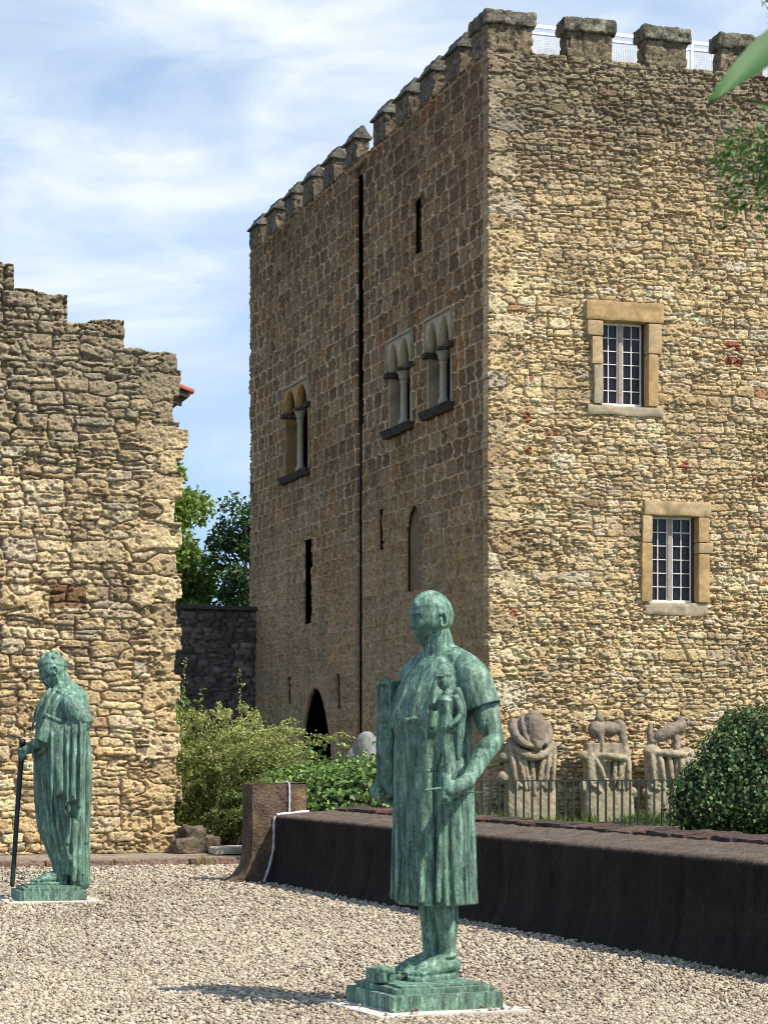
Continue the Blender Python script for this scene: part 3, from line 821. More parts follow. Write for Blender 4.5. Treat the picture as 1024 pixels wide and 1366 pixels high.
def ico():
    t = (1 + 5 ** .5) / 2
    v = np.array([(-1, t, 0), (1, t, 0), (-1, -t, 0), (1, -t, 0), (0, -1, t), (0, 1, t), (0, -1, -t), (0, 1, -t), (t, 0, -1), (t, 0, 1), (-t, 0, -1), (-t, 0, 1)], float)
    f = np.array([(0, 11, 5), (0, 5, 1), (0, 1, 7), (0, 7, 10), (0, 10, 11), (1, 5, 9), (5, 11, 4), (11, 10, 2), (10, 7, 6), (7, 1, 8), (3, 9, 4), (3, 4, 2), (3, 2, 6), (3, 6, 8), (3, 8, 9), (4, 9, 5), (2, 4, 11), (6, 2, 10), (8, 6, 7), (9, 8, 1)])
    return v / np.linalg.norm(v[0]), f
IV, IF = ico()
def pebbles(pts, size, seed):
    g = np.random.default_rng(seed); n = len(pts)
    sc_ = size[:, None] * np.stack([g.uniform(.7, 1.5, n), g.uniform(.6, 1.1, n), g.uniform(.5, 1.0, n)], 1)
    jit = 1 + g.uniform(-.28, .28, (n, 12, 1))
    V = IV[None] * jit * sc_[:, None, :]
    tl = g.normal(0, .6, n); ct, st = np.cos(tl), np.sin(tl)
    y = V[..., 1] * ct[:, None] - V[..., 2] * st[:, None]; z = V[..., 1] * st[:, None] + V[..., 2] * ct[:, None]
    an = g.uniform(0, 6.283, n); ca, sa = np.cos(an)[:, None], np.sin(an)[:, None]
    x = V[..., 0]
    V = np.stack([x * ca - y * sa, x * sa + y * ca, z], -1) + pts[:, None, :]
    F = (IF[None] + (np.arange(n) * 12)[:, None, None]).reshape(-1, 3)
    pal = np.array([(.41, .345, .25), (.35, .285, .20), (.49, .42, .315), (.27, .22, .155), (.39, .33, .25), (.17, .14, .11)])
    c = pal[g.choice(6, n, p=[.27, .23, .17, .14, .12, .07])] * g.uniform(.75, 1.2, (n, 1)) * (.8 + .45 * fbm2(pts[:, 0] * .8, pts[:, 1] * .5, 3, 77))[:, None]
    return V.reshape(-1, 3), F, np.repeat(c, 12, 0)
N = 210000
u = rng.random(N)
Yp = 1 / (1 / 11.3 + u * (1 / 28.7 - 1 / 11.3))      # more of them near
Xp = (rng.random(N) * 2 - 1) * Yp * .205 - .1
# keep to the gravel side of the low wall, in front of the kerb, off the plinth slabs
q = (Xp - P0.x) * PN.x + (Yp - P0.y) * PN.y
ok = (q > .06) | (((Xp - P0.x) * PD.x + (Yp - P0.y) * PD.y) < -.5)
ky = (Xp - KE.x) * -W.x + (Yp - KE.y) * -W.y
ok &= ky > 0.01
def off_slab(cx, cy, half, yaw):
    c, s_ = math.cos(yaw), math.sin(yaw)
    a = (Xp - cx) * c + (Yp - cy) * s_; b = -(Xp - cx) * s_ + (Yp - cy) * c
    hf = half - .004 - .05 * rng.random(len(Xp)) ** 3
    return (np.abs(a) > hf) | (np.abs(b) > hf)
ok &= off_slab(.226, 12.84, .455, R(23)) & off_slab(-3.27, 21.9, .45, R(17))
Xp, Yp = Xp[ok], Yp[ok]
dn = fbm2(Xp * .7, Yp * .35, 3, 19)
ok = rng.random(len(Xp)) < .55 + .9 * sstep(.3, .6, dn)
Xp, Yp = Xp[ok], Yp[ok]
sz = (.0075 + .0105 * rng.random(len(Xp)) ** 2.2) * (1 + .55 * (Yp - 12) / 16)
Zp = .004 + .022 * rng.random(len(Xp)) + .04 * (1 - (off_slab(.226, 12.84, .45, R(23)) & off_slab(-3.27, 21.9, .445, R(17)))) + .012 * fbm2(Xp * 1.5, Yp * 1.5, 3, 9)
v, f, c = pebbles(np.stack([Xp, Yp, Zp], 1), sz, 5)
gvl = link('gravel', mesh_np('gravel', v, f, M_GRAVEL, c, False)); gvl['kind'] = 'stuff'; gvl['label'] = 'loose pale beige gravel covering the courtyard'

# ================================================================== STATUES
class Blob:
    """closed shells that a voxel remesh fuses into one surface"""
    def __init__(s): s.V = []; s.F = []; s.n = 0
    def add(s, V, F):
        s.V.append(np.asarray(V, float)); s.F += [tuple(i + s.n for i in f) for f in F]; s.n += len(V)
    def loft(s, rings):
        m = len(rings[0]); V = np.concatenate(rings); F = []
        for i in range(len(rings) - 1):
            for k in range(m): F.append((i * m + k, i * m + (k + 1) % m, (i + 1) * m + (k + 1) % m, (i + 1) * m + k))
        F.append(tuple(range(m))[::-1]); F.append(tuple((len(rings) - 1) * m + k for k in range(m)))
        s.add(V, F)
    def tube(s, path, rad, n=12, flat=None):
        P = [Vector(p) for p in path]
        if len(P) > 2:   # smooth (catmull)
            Q = []; Rr = []
            for i in range(len(P) - 1):
                p0 = P[max(i - 1, 0)]; p1 = P[i]; p2 = P[i + 1]; p3 = P[min(i + 2, len(P) - 1)]
                for t in (0, .25, .5, .75):
                    Q.append(.5 * ((2 * p1) + (p2 - p0) * t + (2 * p0 - 5 * p1 + 4 * p2 - p3) * t * t + (3 * p1 - p0 - 3 * p2 + p3) * t ** 3)); Rr.append(rad[i] * (1 - t) + rad[i + 1] * t)
            Q.append(P[-1]); Rr.append(rad[-1]); P = Q; rad = Rr
        d0 = (P[1] - P[0]).normalized(); d1 = (P[-1] - P[-2]).normalized()
        # round ends
        P = [P[0] - d0 * rad[0] * .8, P[0] - d0 * rad[0] * .5] + P + [P[-1] + d1 * rad[-1] * .5, P[-1] + d1 * rad[-1] * .8]
        rad = [rad[0] * .45, rad[0] * .85] + list(rad) + [rad[-1] * .85, rad[-1] * .45]
        e = d0.orthogonal().normalized(); rings = []
        for i, p in enumerate(P):
            t = (P[min(i + 1, len(P) - 1)] - P[max(i - 1, 0)]).normalized()
            e = (e - t * e.dot(t)).normalized(); b = t.cross(e)
            rings.append(np.array([tuple(p + (e * math.cos(2 * math.pi * k / n) + b * math.sin(2 * math.pi * k / n)) * rad[i]) for k in range(n)]))
        s.loft(rings)
    def ell(s, c, r, rot=None, nu=16, nv=10, fn=None):
        rings = []
        for i in range(1, nv):
            ph = -math.pi / 2 + math.pi * i / nv
            rings.append(np.array([(math.cos(ph) * math.cos(2 * math.pi * k / nu), math.cos(ph) * math.sin(2 * math.pi * k / nu), math.sin(ph)) for k in range(nu)]))
        rings = [r_ * np.array(r) for r_ in rings]
        if fn: rings = [fn(r_) for r_ in rings]
        if rot is not None: rings = [r_ @ np.array(rot.to_3x3()).T for r_ in rings]
        s.loft([r_ + np.array(c) for r_ in rings])
    def box(s, lo, hi, M=None):
        x0, y0, z0 = lo; x1, y1, z1 = hi
        V = np.array([(x0, y0, z0), (x1, y0, z0), (x1, y1, z0), (x0, y1, z0), (x0, y0, z1), (x1, y0, z1), (x1, y1, z1), (x0, y1, z1)], float)
        if M is not None: V = xf(M, V)
        s.add(V, [(3, 2, 1, 0), (4, 5, 6, 7), (0, 1, 5, 4), (1, 2, 6, 5), (2, 3, 7, 6), (3, 0, 4, 7)])
    def build(s, name, mat, parent, voxel=.007, M=None, smooth=2, noise=0., nf=8., col=None):
        me = bpy.data.meshes.new(name); me.from_pydata(np.concatenate(s.V).tolist(), [], s.F); me.update()
        bm = bmesh.new(); bm.from_mesh(me); bmesh.ops.recalc_face_normals(bm, faces=bm.faces[:]); bm.to_mesh(me); bm.free()
        o = bpy.data.objects.new(name, me); COL.objects.link(o)
        md = o.modifiers.new('fuse', 'REMESH'); md.mode = 'VOXEL'; md.voxel_size = voxel; md.use_smooth_shade = True
        if smooth:
            m2 = o.modifiers.new('soft', 'SMOOTH'); m2.factor = .5; m2.iterations = smooth
        dg = bpy.context.evaluated_depsgraph_get(); ev = o.evaluated_get(dg)
        me2 = bpy.data.meshes.new_from_object(ev); bpy.data.objects.remove(o)
        n = len(me2.vertices); co = np.empty(n * 3, np.float32); me2.vertices.foreach_get('co', co); co = co.reshape(-1, 3).astype(float)
        if noise:
            nr = np.empty(n * 3, np.float32); me2.vertices.foreach_get('normal', nr); nr = nr.reshape(-1, 3)
            co = co + nr * ((fbm3(co * nf, 4, 4) - .5) * 2 * noise)[:, None]
        if col is not None:
            at = me2.color_attributes.new('Col', 'FLOAT_COLOR', 'POINT')
            c = np.ones((n, 4), np.float32); c[:, :3] = np.clip(col(co), .01, .9); at.data.foreach_set('color', c.ravel())
        if M is not None: co = xf(M, co)
        me2.vertices.foreach_set('co', co.astype(np.float32).ravel())
        me2.polygons.foreach_set('use_smooth', np.ones(len(me2.polygons), bool))
        me2.materials.clear(); me2.materials.append(mat); me2.update(); me2.name = name
        return link(name, me2, parent)

def ring(cx, cy, z, a, b, n=140, fold=None, p=2.0):
    t = np.linspace(0, 2 * np.pi, n, endpoint=False)
    c, s_ = np.cos(t), np.sin(t)
    e = 2 / p
    x = np.sign(c) * np.abs(c) ** e; y = np.sign(s_) * np.abs(s_) ** e
    m = 1 + (fold(t, z) if fold else 0)
    return np.stack([cx + a * x * m, cy + b * y * m, np.full(n, z)], 1)

def gauss(V, c, s_): return np.exp(-(((V - np.array(c)) / np.array(s_)) ** 2).sum(1))
def head(B, c, yaw=0, pitch=0, beard=False, hair=.006, k=1.0):
    """front is -y"""
    nu, nv = 72, 54
    rings = []
    for i in range(1, nv):
        ph = -math.pi / 2 + math.pi * i / nv
        t = np.linspace(0, 2 * np.pi, nu, endpoint=False)
        rings.append(np.stack([math.cos(ph) * np.cos(t), math.cos(ph) * np.sin(t), np.full(nu, math.sin(ph))], 1))
    V = np.concatenate(rings)
    dirs = V.copy()
    V = V * np.array((.108, .132, .158))
    z = V[:, 2]; fr = V[:, 1] < 0
    # skull: back fuller & higher, jaw narrower
    jaw = sstep(-.02, -.15, z)
    V[:, 0] *= 1 - .28 * jaw; V[:, 1] = np.where(V[:, 1] > 0, V[:, 1] * (1 - .45 * jaw), V[:, 1] * (1 - .02 * jaw))
    V[:, 1] -= .018 * jaw
    # flatten the face plane a little
    V[:, 1] = np.where(V[:, 1] < -.105, -.105 + (V[:, 1] + .105) * .55, V[:, 1])
    def push(c_, s_, d): V[:] = V + gauss(V, c_, s_)[:, None] * np.array(d)
    for sx in (-1, 1):
        push((sx * .040, -.112, .030), (.032, .05, .012), (0, -.013, 0))     # brow
        push((sx * .040, -.110, .004), (.022, .05, .015), (0, .022, 0))     # socket
        push((sx * .040, -.098, .003), (.012, .03, .008), (0, -.012, 0))    # eyeball
        push((sx * .058, -.09, -.035), (.022, .05, .020), (sx * .004, -.010, 0))   # cheekbone
        push((sx * .062, -.07, -.075), (.02, .05, .03), (-sx * .008, .006, 0))     # hollow cheek
    push((0, -.115, -.012), (.011, .06, .026), (0, -.018, 0))
    push((0, -.125, -.040), (.015, .06, .014), (0, -.030, -.004))              # nose tip
    push((0, -.11, -.064), (.022, .05, .008), (0, .006, 0))
    push((0, -.112, -.080), (.028, .05, .008), (0, -.010, 0))                 # lips
    push((0, -.112, -.089), (.030, .05, .004), (0, .008, 0))
    push((0, -.11, -.099), (.024, .05, .007), (0, -.009, 0))
    push((0, -.11, -.113), (.026, .05, .007), (0, .007, 0))
    push((0, -.10, -.138), (.028, .06, .018), (0, -.014, 0))                  # chin
    # hair cap
    hl = sstep(.060, .072, z + .55 * np.maximum(0, V[:, 1] + .02)) 
    nrm = V / np.linalg.norm(V, axis=1, keepdims=True)
    V += nrm * (hl * (hair + .006 * (fbm3(V * 40, 2, 3) - .3)))[:, None]
    if beard:
        bd = sstep(-.055, -.075, z) * (V[:, 1] < .02) * (1 - gauss(V, (0, -.115, -.09), (.03, .06, .014)))
        V += nrm * (bd * (.020 + .016 * (fbm3(V * 35, 2, 8) - .3)))[:, None]
    Rt = (Matrix.Rotation(yaw, 4, 'Z') @ Matrix.Rotation(pitch, 4, 'X')).to_3x3(); RA = np.array(Rt)
    V *= k
    V2 = V @ RA.T + np.array(c)
    B.loft([V2[i * nu:(i + 1) * nu] for i in range(nv - 1)])
    for sx in (-1, 1):     # ears: rim + lobe
        pts = []
        for q in np.linspace(-2.2, 2.3, 8):
            pts.append(Vector((sx * (.108 + .008), .018 + .022 * math.cos(q) , -.012 + .040 * math.sin(q))) * k)
        B.tube([tuple(Rt @ p + Vector(c)) for p in pts], [.0085 * k] * 8, 8)
        B.ell(tuple(Rt @ (Vector((sx * .107, .006, -.02)) * k) + Vector(c)), (.010, .012, .024))

def hand(B, wrist, palm, fdir, pdir, grip, side, s_=1.25):
    """palm centre, fingers leave along fdir and curl towards pdir; thumb on side"""
    f = Vector(fdir).normalized(); p = Vector(pdir); p = (p - f * p.dot(f)).normalized(); x = f.cross(p) * side
    c = Vector(palm)
    B.tube([wrist, tuple(c - f * .03 * s_), tuple(c + f * .035 * s_)], [.034 * s_, .036 * s_, .034 * s_], 12)
    for q in (-1.5, -.5, .5, 1.5): B.ell(tuple(c + x * q * .0175 * s_ + f * .02 * s_), (.016 * s_,) * 3)
    lens = [.034, .040, .038, .030]
    for i, q in enumerate((1.5, .5, -.5, -1.5)):
        L = lens[i] * s_; r = .0095 * s_
        k0 = c + x * q * .0225 * s_ + f * .045 * s_
        a = grip[i]
        d1 = f * math.cos(a) + p * math.sin(a); d2 = f * math.cos(2 * a) + p * math.sin(2 * a); d3 = f * math.cos(2.8 * a) + p * math.sin(2.8 * a)
        k1 = k0 + d1 * L * 1.1; k2 = k1 + d2 * L * .8; k3 = k2 + d3 * L * .55
        B.tube([tuple(k0), tuple(k1), tuple(k2), tuple(k3)], [r * 1.1, r, r * .92, r * .8], 8)
    t0 = c + x * .034 * s_ - f * .015 * s_
    t1 = t0 + (x * .6 + p * .6 + f * .35).normalized() * .036 * s_
    t2 = t1 + (p * .8 + f * .55 + x * .1).normalized() * .032 * s_
    B.tube([tuple(t0), tuple(t1), tuple(t2)], [.014 * s_, .0115 * s_, .0095 * s_], 8)

def foot(B, ax, ay, yaw=0., s_=1.25, sandal=True, ankle_r=.046):
    Rm = Matrix.Translation((ax, ay, 0)) @ Matrix.Rotation(yaw, 4, 'Z')
    def T(x, y, z): return tuple(Rm @ Vector((x * s_, y * s_, z * s_)))
    z0 = .018 if sandal else .0
    B.tube([T(0, .045, .035 + z0), T(0, .0, .045 + z0), T(0, -.07, .038 + z0), T(-.004, -.13, .024 + z0)], [.036 * s_, .040 * s_, .036 * s_, .026 * s_], 12)
    B.tube([T(.02, -.04, .028 + z0), T(.028, -.12, .02 + z0)], [.024 * s_, .02 * s_], 10); B.tube([T(-.02, -.04, .028 + z0), T(-.026, -.12, .02 + z0)], [.024 * s_, .02 * s_], 10)
    for i, x in enumerate((-.036, -.016, .002, .019, .034)):
        L = (.178, .186, .180, .170, .156)[i]; r = (.0145, .0105, .010, .0095, .009)[i]
        B.tube([T(x, -.125, .020 + z0), T(x, -L, .013 + z0)], [r * s_, r * s_ * .9], 8)
    if sandal:
        n = 28; t = np.linspace(0, 2 * np.pi, n, endpoint=False); rg = []
        for z in (.0, .02):
            rg.append(np.array([T(.046 * math.cos(q) * (1.0 - .12 * math.sin(q)), -.065 + .135 * math.sin(q), z) for q in t]))
        B.loft(rg)

def pleats(n, depth, seed, width=.16, zr=None):
    """narrow valleys at irregular angles between softly swelling folds (relative to the radius)"""
    g = np.random.default_rng(seed)
    a = (np.arange(n) + g.uniform(-.36, .36, n)) * 2 * np.pi / n
    dp = g.uniform(.3, 1., n); wd = 2 * np.pi / n * width * g.uniform(.65, 1.6, n); ph = g.uniform(0, 6.28, 4); tw = g.uniform(-.07, .07, n)
    zt = g.uniform(zr[0], zr[1], n) if zr else None
    def f(t, w, z=0.):
        r = np.zeros_like(t)
        for k in range(n):
            dd = np.abs((t - a[k] - tw[k] * z - .02 * math.sin(z * 5 + k) + np.pi) % (2 * np.pi) - np.pi)
            q = 1. if zt is None else float(sstep(zt[k], zt[k] - .35, z))
            r -= depth * dp[k] * q * np.exp(-(dd / wd[k]) ** 2)
        r += depth * .24 * np.sin(n * t * .5 + ph[0]) + depth * .18 * np.sin(n * t * .31 + ph[1] + z)
        return r * w
    return f

def stepped_base(root, half, yaw, slab_half, sname, slab_label):
    Mz = Matrix.Rotation(yaw, 4, 'Z')
    bst = []
    for (h, z0, z1) in ((half, .045, .135), (half - .045, .135, .168), (half - .085, .168, .182)):
        bst.append(rough_box((-h, -h, z0 - .004), (h, h, z1), .004, .008, .05, int(z0 * 100), Mz, (.2,) * 3, .1, 6.))
    v, f, c = join(bst); link('stepped_base', mesh_np('stepped_base', v, f, M_BRONZE, None, True), root)
    v, f, c = rough_box((-slab_half, -slab_half, -.06), (slab_half, slab_half, .043), .006, .012, .05, 4, Matrix.Translation(root.location) @ Mz, (.50, .47, .42), .3, 5.)
    o = link(sname, mesh_np(sname, v, f, M_CONC, c, True)); tag(o, slab_label, 'slab'); return o

# ---- statue 1 : architect with tablet and figurine
S1 = thing('bronze_statue', 'green bronze statue of a man in pleated tunic holding a tablet and small figure', 'statue', (.226, 12.84, 0))
stepped_base(S1, .342, R(23), .465, 'plinth_slab', 'pale concrete slab under the nearer bronze statue with the tablet')
OFF = Vector((.072, .10, .18)); ROT = Matrix.Translation(OFF) @ Matrix.Rotation(R(-50), 4, 'Z')
B = Blob()
sk = pleats(27, .17, 5, .17, (.9, 1.75)); ch = pleats(19, .085, 9, .2)
def f1(t, z):
    w = np.interp(z, [.43, .7, 1.2, 1.36, 1.39, 1.45, 1.6, 1.75], [1., .95, .75, .6, 0.1, .5, .75, .3])
    frontflat = 1 - .15 * np.exp(-((np.abs(((t + np.pi / 2 + np.pi) % (2 * np.pi)) - np.pi)) / .5) ** 2)
    return (sk(t, w, z) if z < 1.385 else ch(t, w, z * 3)) * frontflat
rings = []
Z = [.43, .436, .445, .52, .6, .7, .8, .9, 1.0, 1.1, 1.2, 1.28, 1.34, 1.372, 1.385, 1.398, 1.42, 1.46, 1.52, 1.58, 1.64, 1.68, 1.72, 1.76, 1.80, 1.83, 1.86, 1.89]
ka = ([.43, .9, 1.2, 1.34, 1.385, 1.43, 1.52, 1.64, 1.72, 1.78, 1.83, 1.87, 1.89], [.240, .238, .234, .228, .222, .234, .244, .25, .238, .215, .16, .11, .09])
kb_ = ([.43, .9, 1.2, 1.34, 1.385, 1.43, 1.52, 1.64, 1.72, 1.78, 1.83, 1.87, 1.89], [.218, .216, .214, .212, .206, .218, .214, .195, .172, .150, .120, .095, .085])
for z in Z:
    a = np.interp(z, *ka); b = np.interp(z, *kb_)
    cy = np.interp(z, [.43, 1.2, 1.5, 1.75, 1.9], [0, -.02, -.02, .02, .03])
    sh = .985 if z == .43 else 1.
    rings.append(ring(0, cy, z, a * sh, b * sh, 420, f1, 2.15))
B.loft(rings)
# deep front folds and chest drape
for x, y0_, y1_, za, zb, r in ((-.145, -.175, -.20, 1.30, .47, .012), (-.065, -.222, -.238, 1.32, .46, .014), (.03, -.226, -.240, 1.32, .45, .013), (.115, -.195, -.215, 1.30, .46, .014), (.19, -.135, -.155, 1.3, .46, .013)):
    B.tube([(x, y0_, za), (x * 1.02, (y0_ + y1_) / 2, (za + zb) / 2), (x * 1.04, y1_, zb)], [r * .6, r, r * 1.2], 8)
for pts, r in (([(-.05, -.10, 1.79), (-.070, -.185, 1.64), (-.080, -.222, 1.50)], .016), ([(.055, -.10, 1.79), (.06, -.185, 1.64), (.055, -.222, 1.51)], .018), ([(.12, -.06, 1.81), (.165, -.150, 1.64), (.175, -.19, 1.45)], .020), ([(-.13, -.07, 1.80), (-.19, -.14, 1.62), (-.21, -.165, 1.44)], .016)):
    B.tube(pts, [r * .5, r, r * .8], 10)
B.tube([(-.03, -.232, 1.50), (.03, -.238, 1.485), (.08, -.222, 1.495)], [.012, .018, .012], 8)
# neckline ring and neck
n_ = 24
B.tube([(.115 * math.cos(q), .025 + .105 * math.sin(q), 1.845 - .028 * (-math.sin(q))) for q in np.linspace(0, 2 * math.pi, n_)], [.012] * n_, 8)
B.tube([(0, .035, 1.78), (0, .022, 1.88), (-.005, .0, 1.99)], [.125, .098, .088], 20)
B.tube([(.0, .05, 1.875), (.10, .055, 1.825), (.19, .065, 1.775), (.235, .075, 1.72)], [.075, .088, .096, .10], 18); B.tube([(0, .05, 1.875), (-.10, .045, 1.825), (-.19, .045, 1.775), (-.235, .05, 1.72)], [.075, .088, .096, .10], 18)
head(B, (-.012, -.025, 2.075), R(-14), R(4), hair=.004, k=1.0)
# left sleeve (hollow end), arm
SH = Vector((.235, .070, 1.74)); EL = Vector((.352, .125, 1.385)); WR = Vector((.400, -.105, 1.155))
sl_d = (EL - SH).normalized()
def sleeve(B, sh, d, L, r0, r1, sd):
    e = d.orthogonal().normalized(); b = d.cross(e); n = 60; t = np.linspace(0, 2 * np.pi, n, endpoint=False)
    fo = pleats(11, .12, sd, .2)
    rg = []
    for (q, r, w) in ((-.12, r0 * .5, 0), (-.06, r0 * .88, .1), (0, r0, .3), (L * .4, (r0 + r1) / 2, .8), (L * .8, r1 * .98, 1), (L, r1, 1), (L + .006, r1 * .97, 1), (L - .004, r1 * .86, .6), (L - .05, r1 * .78, 0)):
        m = 1 + fo(t, w); P = np.array(sh + d * q)
        rg.append(P[None] + (np.array(e)[None] * np.cos(t)[:, None] + np.array(b)[None] * np.sin(t)[:, None]) * (r * m)[:, None])
    B.loft(rg)
sleeve(B, SH + Vector((.0, 0, -.02)), (sl_d + Vector((.03, 0, 0))).normalized(), .175, .110, .116, 3)
B.tube([tuple(SH), tuple(SH + (EL - SH) * .55), tuple(EL), tuple(EL + (WR - EL) * .35), tuple(WR)], [.072, .074, .058, .062, .040], 18)
B.ell(tuple(SH + (EL - SH) * .62 + Vector((.012, -.035, 0))), (.05, .05, .10)); B.ell(tuple(SH + (EL - SH) * .66 + Vector((.01, .035, 0))), (.048, .045, .11)); B.ell(tuple(EL + Vector((.008, .040, -.012))), (.030, .030, .036)); B.ell(tuple(EL + (WR - EL) * .28 + Vector((.022, .0, .018))), (.042, .072, .052)); B.ell(tuple(EL + (WR - EL) * .97 + Vector((.022, .0, .012))), (.02, .024, .02))
HC = WR + Vector((-.012, -.075, -.045))
hand(B, tuple(WR), tuple(HC), (-.35, -.8, -.42), (-.9, .35, .1), (.75, .8, .85, .9), 1, 1.3)
# right arm wrapped round the tablet
SR = Vector((-.23, .05, 1.74)); ER = Vector((-.36, .19, 1.38)); WRr = Vector((-.335, .03, 1.10))
sleeve(B, SR + Vector((0, 0, -.02)), (ER - SR).normalized(), .175, .108, .116, 8)
B.tube([tuple(SR), tuple(SR + (ER - SR) * .55), tuple(ER), tuple(ER + (WRr - ER) * .4), tuple(WRr)], [.075, .078, .064, .066, .044], 18)
hand(B, tuple(WRr), tuple(WRr + Vector((0, -.075, -.04))), (0, -.95, -.15), (.5, -.1, .6), (.5, .5, .55, .55), -1, 1.3)
# legs, feet
for x, y, yw in ((.062, .015, R(2)), (-.062, .005, R(-4))):
    B.tube([(x, y, .60), (x * 1.02, y + .015, .36), (x, y + .018, .18), (x, y + .01, .07)], [.078, .068, .050, .045], 18)
    foot(B, x, y - .0, yw, 1.42)
    B.tube([(x + .058 * math.cos(q), y + .008 + .062 * math.sin(q), .135 + .01 * math.sin(q)) for q in np.linspace(0, 6.283, 14)], [.010] * 14, 6)
B.build('robed_figure', M_BRONZE, S1, .0062, ROT, 1, .0025, 22.)
# tablet (relief panel) held at his right side
T = Blob()
T.box((-.425, -.115, 1.07), (-.285, .16, 1.72))
for k in range(5): T.ell((-.355, -.118, 1.20 + k * .105), (.035 + .012 * (k % 2), .014, .042))
T.tube([(-.41, -.118, 1.70), (-.355, -.130, 1.715), (-.30, -.118, 1.70)], [.016, .022, .016], 8)
T.tube([(-.415, -.117, 1.1), (-.415, -.117, 1.7)], [.012, .012], 8); T.tube([(-.295, -.117, 1.1), (-.295, -.117, 1.7)], [.012, .012], 8)
T.tube([(-.425, -.13, 1.085), (-.355, -.15, 1.06), (-.28, -.12, 1.08)], [.035, .045, .035], 10)
T.tube([(-.40, -.10, 1.09), (-.39, -.02, 1.03), (-.35, .10, 1.05)], [.045, .05, .04], 10)
T.build('tablet', M_BRONZE, S1, .0065, ROT @ Matrix.Translation((.035, 0, 0)), 1, .003, 18.)
# small winged figure standing on his hand
Fg = Blob()
o = HC + Vector((-.040, -.055, .04)); 
def fp(x, y, z): return (o.x + x, o.y + y, o.z + z)
Fg.tube([fp(0, 0, -.10), fp(0, 0, -.03), fp(.0, .0, .02)], [0.044, 0.037, 0.037], 10)
Fg.tube([fp(.015, .0, .02), fp(.02, .0, .12), fp(.01, -.01, .19), fp(0, .005, .30)], [0.018, 0.027, 0.025, 0.040], 10)
Fg.tube([fp(-.06, -.02, .06), fp(-.05, -.01, .12), fp(-.02, -.02, .20), fp(-.01, .0, .30)], [0.014, 0.022, 0.025, 0.040], 10)
Fg.tube([fp(-.06, -.02, .06), fp(-.065, -.07, .05)], [0.015, 0.011], 8)
Fg.tube([fp(-.055, -.0, .05), fp(-.03, .05, .10)], [0.013, 0.004], 6); Fg.tube([fp(.02, .02, .02), fp(.05, .06, .06)], [0.013, 0.004], 6)
Fg.tube([fp(0, .005, .29), fp(0, .01, .36), fp(-.005, .02, .44), fp(0, .02, .475)], [0.050, 0.045, 0.065, 0.037], 12)
Fg.tube([fp(0, .02, .47), fp(-.01, .01, .52)], [0.022, 0.022], 8)
Fg.ell(fp(-.012, .0, .553), (.038, .043, .052)); Fg.ell(fp(-.012, .004, .586), (.040, .045, .026)); Fg.ell(fp(-.012, -.03, .578), (.030, .028, .010))
Fg.tube([fp(.05, .03, .455), fp(.075, .05, .37), fp(.05, -.01, .30)], [0.025, 0.020, 0.014], 8)
Fg.tube([fp(-.05, .02, .455), fp(-.085, -.01, .40), fp(-.08, -.06, .45)], [0.025, 0.020, 0.014], 8)
Fg.tube([fp(.05, .05, .50), fp(.055, .07, .40), fp(.045, .06, .26), fp(.05, .05, .12)], [0.020, 0.030, 0.033, 0.015], 8)
Fg.tube([fp(-.08, -.06, .52), fp(-.085, -.06, .30), fp(-.10, -.065, .16)], [0.007, 0.007, 0.007], 6)
Fg.tube([fp(-.015, -.14, -.055), fp(0, -.02, -.045)], [0.006, 0.010], 6); Fg.tube([fp(.05, .08, -.07), fp(.16, .16, -.07)], [0.007, 0.005], 6)
Fg.build('figurine', M_BRONZE, S1, .0045, ROT, 1, .0015, 40.)
# small block in front of the toes
Bk = Blob(); Bk.box((-.10, -.06, .0), (.03, .06, .085), Matrix.Translation((-.02, -.36, 0)) @ Matrix.Rotation(R(18), 4, 'Z')); Bk.tube([(-.02, -.42, .06), (.0, -.40, .08), (.03, -.36, .06)], [.022, .025, .02], 8)
Bk.build('block_at_feet', M_BRONZE, S1, .007, ROT, 1, .003, 20.)

# ---- statue 2 : robed elder with cane
S2 = thing('bronze_statue', 'green bronze statue of a bearded man in long draped robe leaning on a cane', 'statue', (-3.27, 21.9, 0))
stepped_base(S2, .325, R(17), .46, 'plinth_slab', 'thin pale slab under the farther bronze statue with the cane')
ROT2 = Matrix.Translation((.115, .05, .18)) @ Matrix.Rotation(R(-76), 4, 'Z')
B = Blob()
sk2 = pleats(26, .17, 15, .18)
def f2(t, z):
    w = np.interp(z, [.1, .6, 1.0, 1.4, 1.8], [1., .9, .6, .35, .1])
    # smoother over the forward knee
    front = np.exp(-(((t + np.pi / 2 + np.pi) % (2 * np.pi)) - np.pi) ** 2 / .55)
    return sk2(t, w, z) * (1 - .6 * front)
Z = [.10, .14, .2, .3, .42, .55, .7, .85, 1.0, 1.15, 1.3, 1.42, 1.54, 1.66, 1.74, 1.80, 1.85, 1.89, 1.92, 1.95, 1.97]
for_a = ([.1, .5, 1.0, 1.4, 1.7, 1.84, 1.92, 1.99], [.20, .25, .29, .305, .30, .26, .16, .08])
for_b = ([.1, .2, .35, .55, .8, 1.1, 1.4, 1.6, 1.75, 1.86, 1.94, 1.99], [.155, .165, .20, .245, .265, .268, .262, .255, .242, .205, .125, .08])
for_c = ([.1, .2, .35, .55, .9, 1.3, 1.6, 1.75, 1.9, 2.0], [.085, .075, .045, .015, .0, .0, .015, .03, .055, .04])
B.loft([ring(0, np.interp(z, *for_c), z, np.interp(z, *for_a), np.interp(z, *for_b), 420, f2, 2.1) for z in Z])
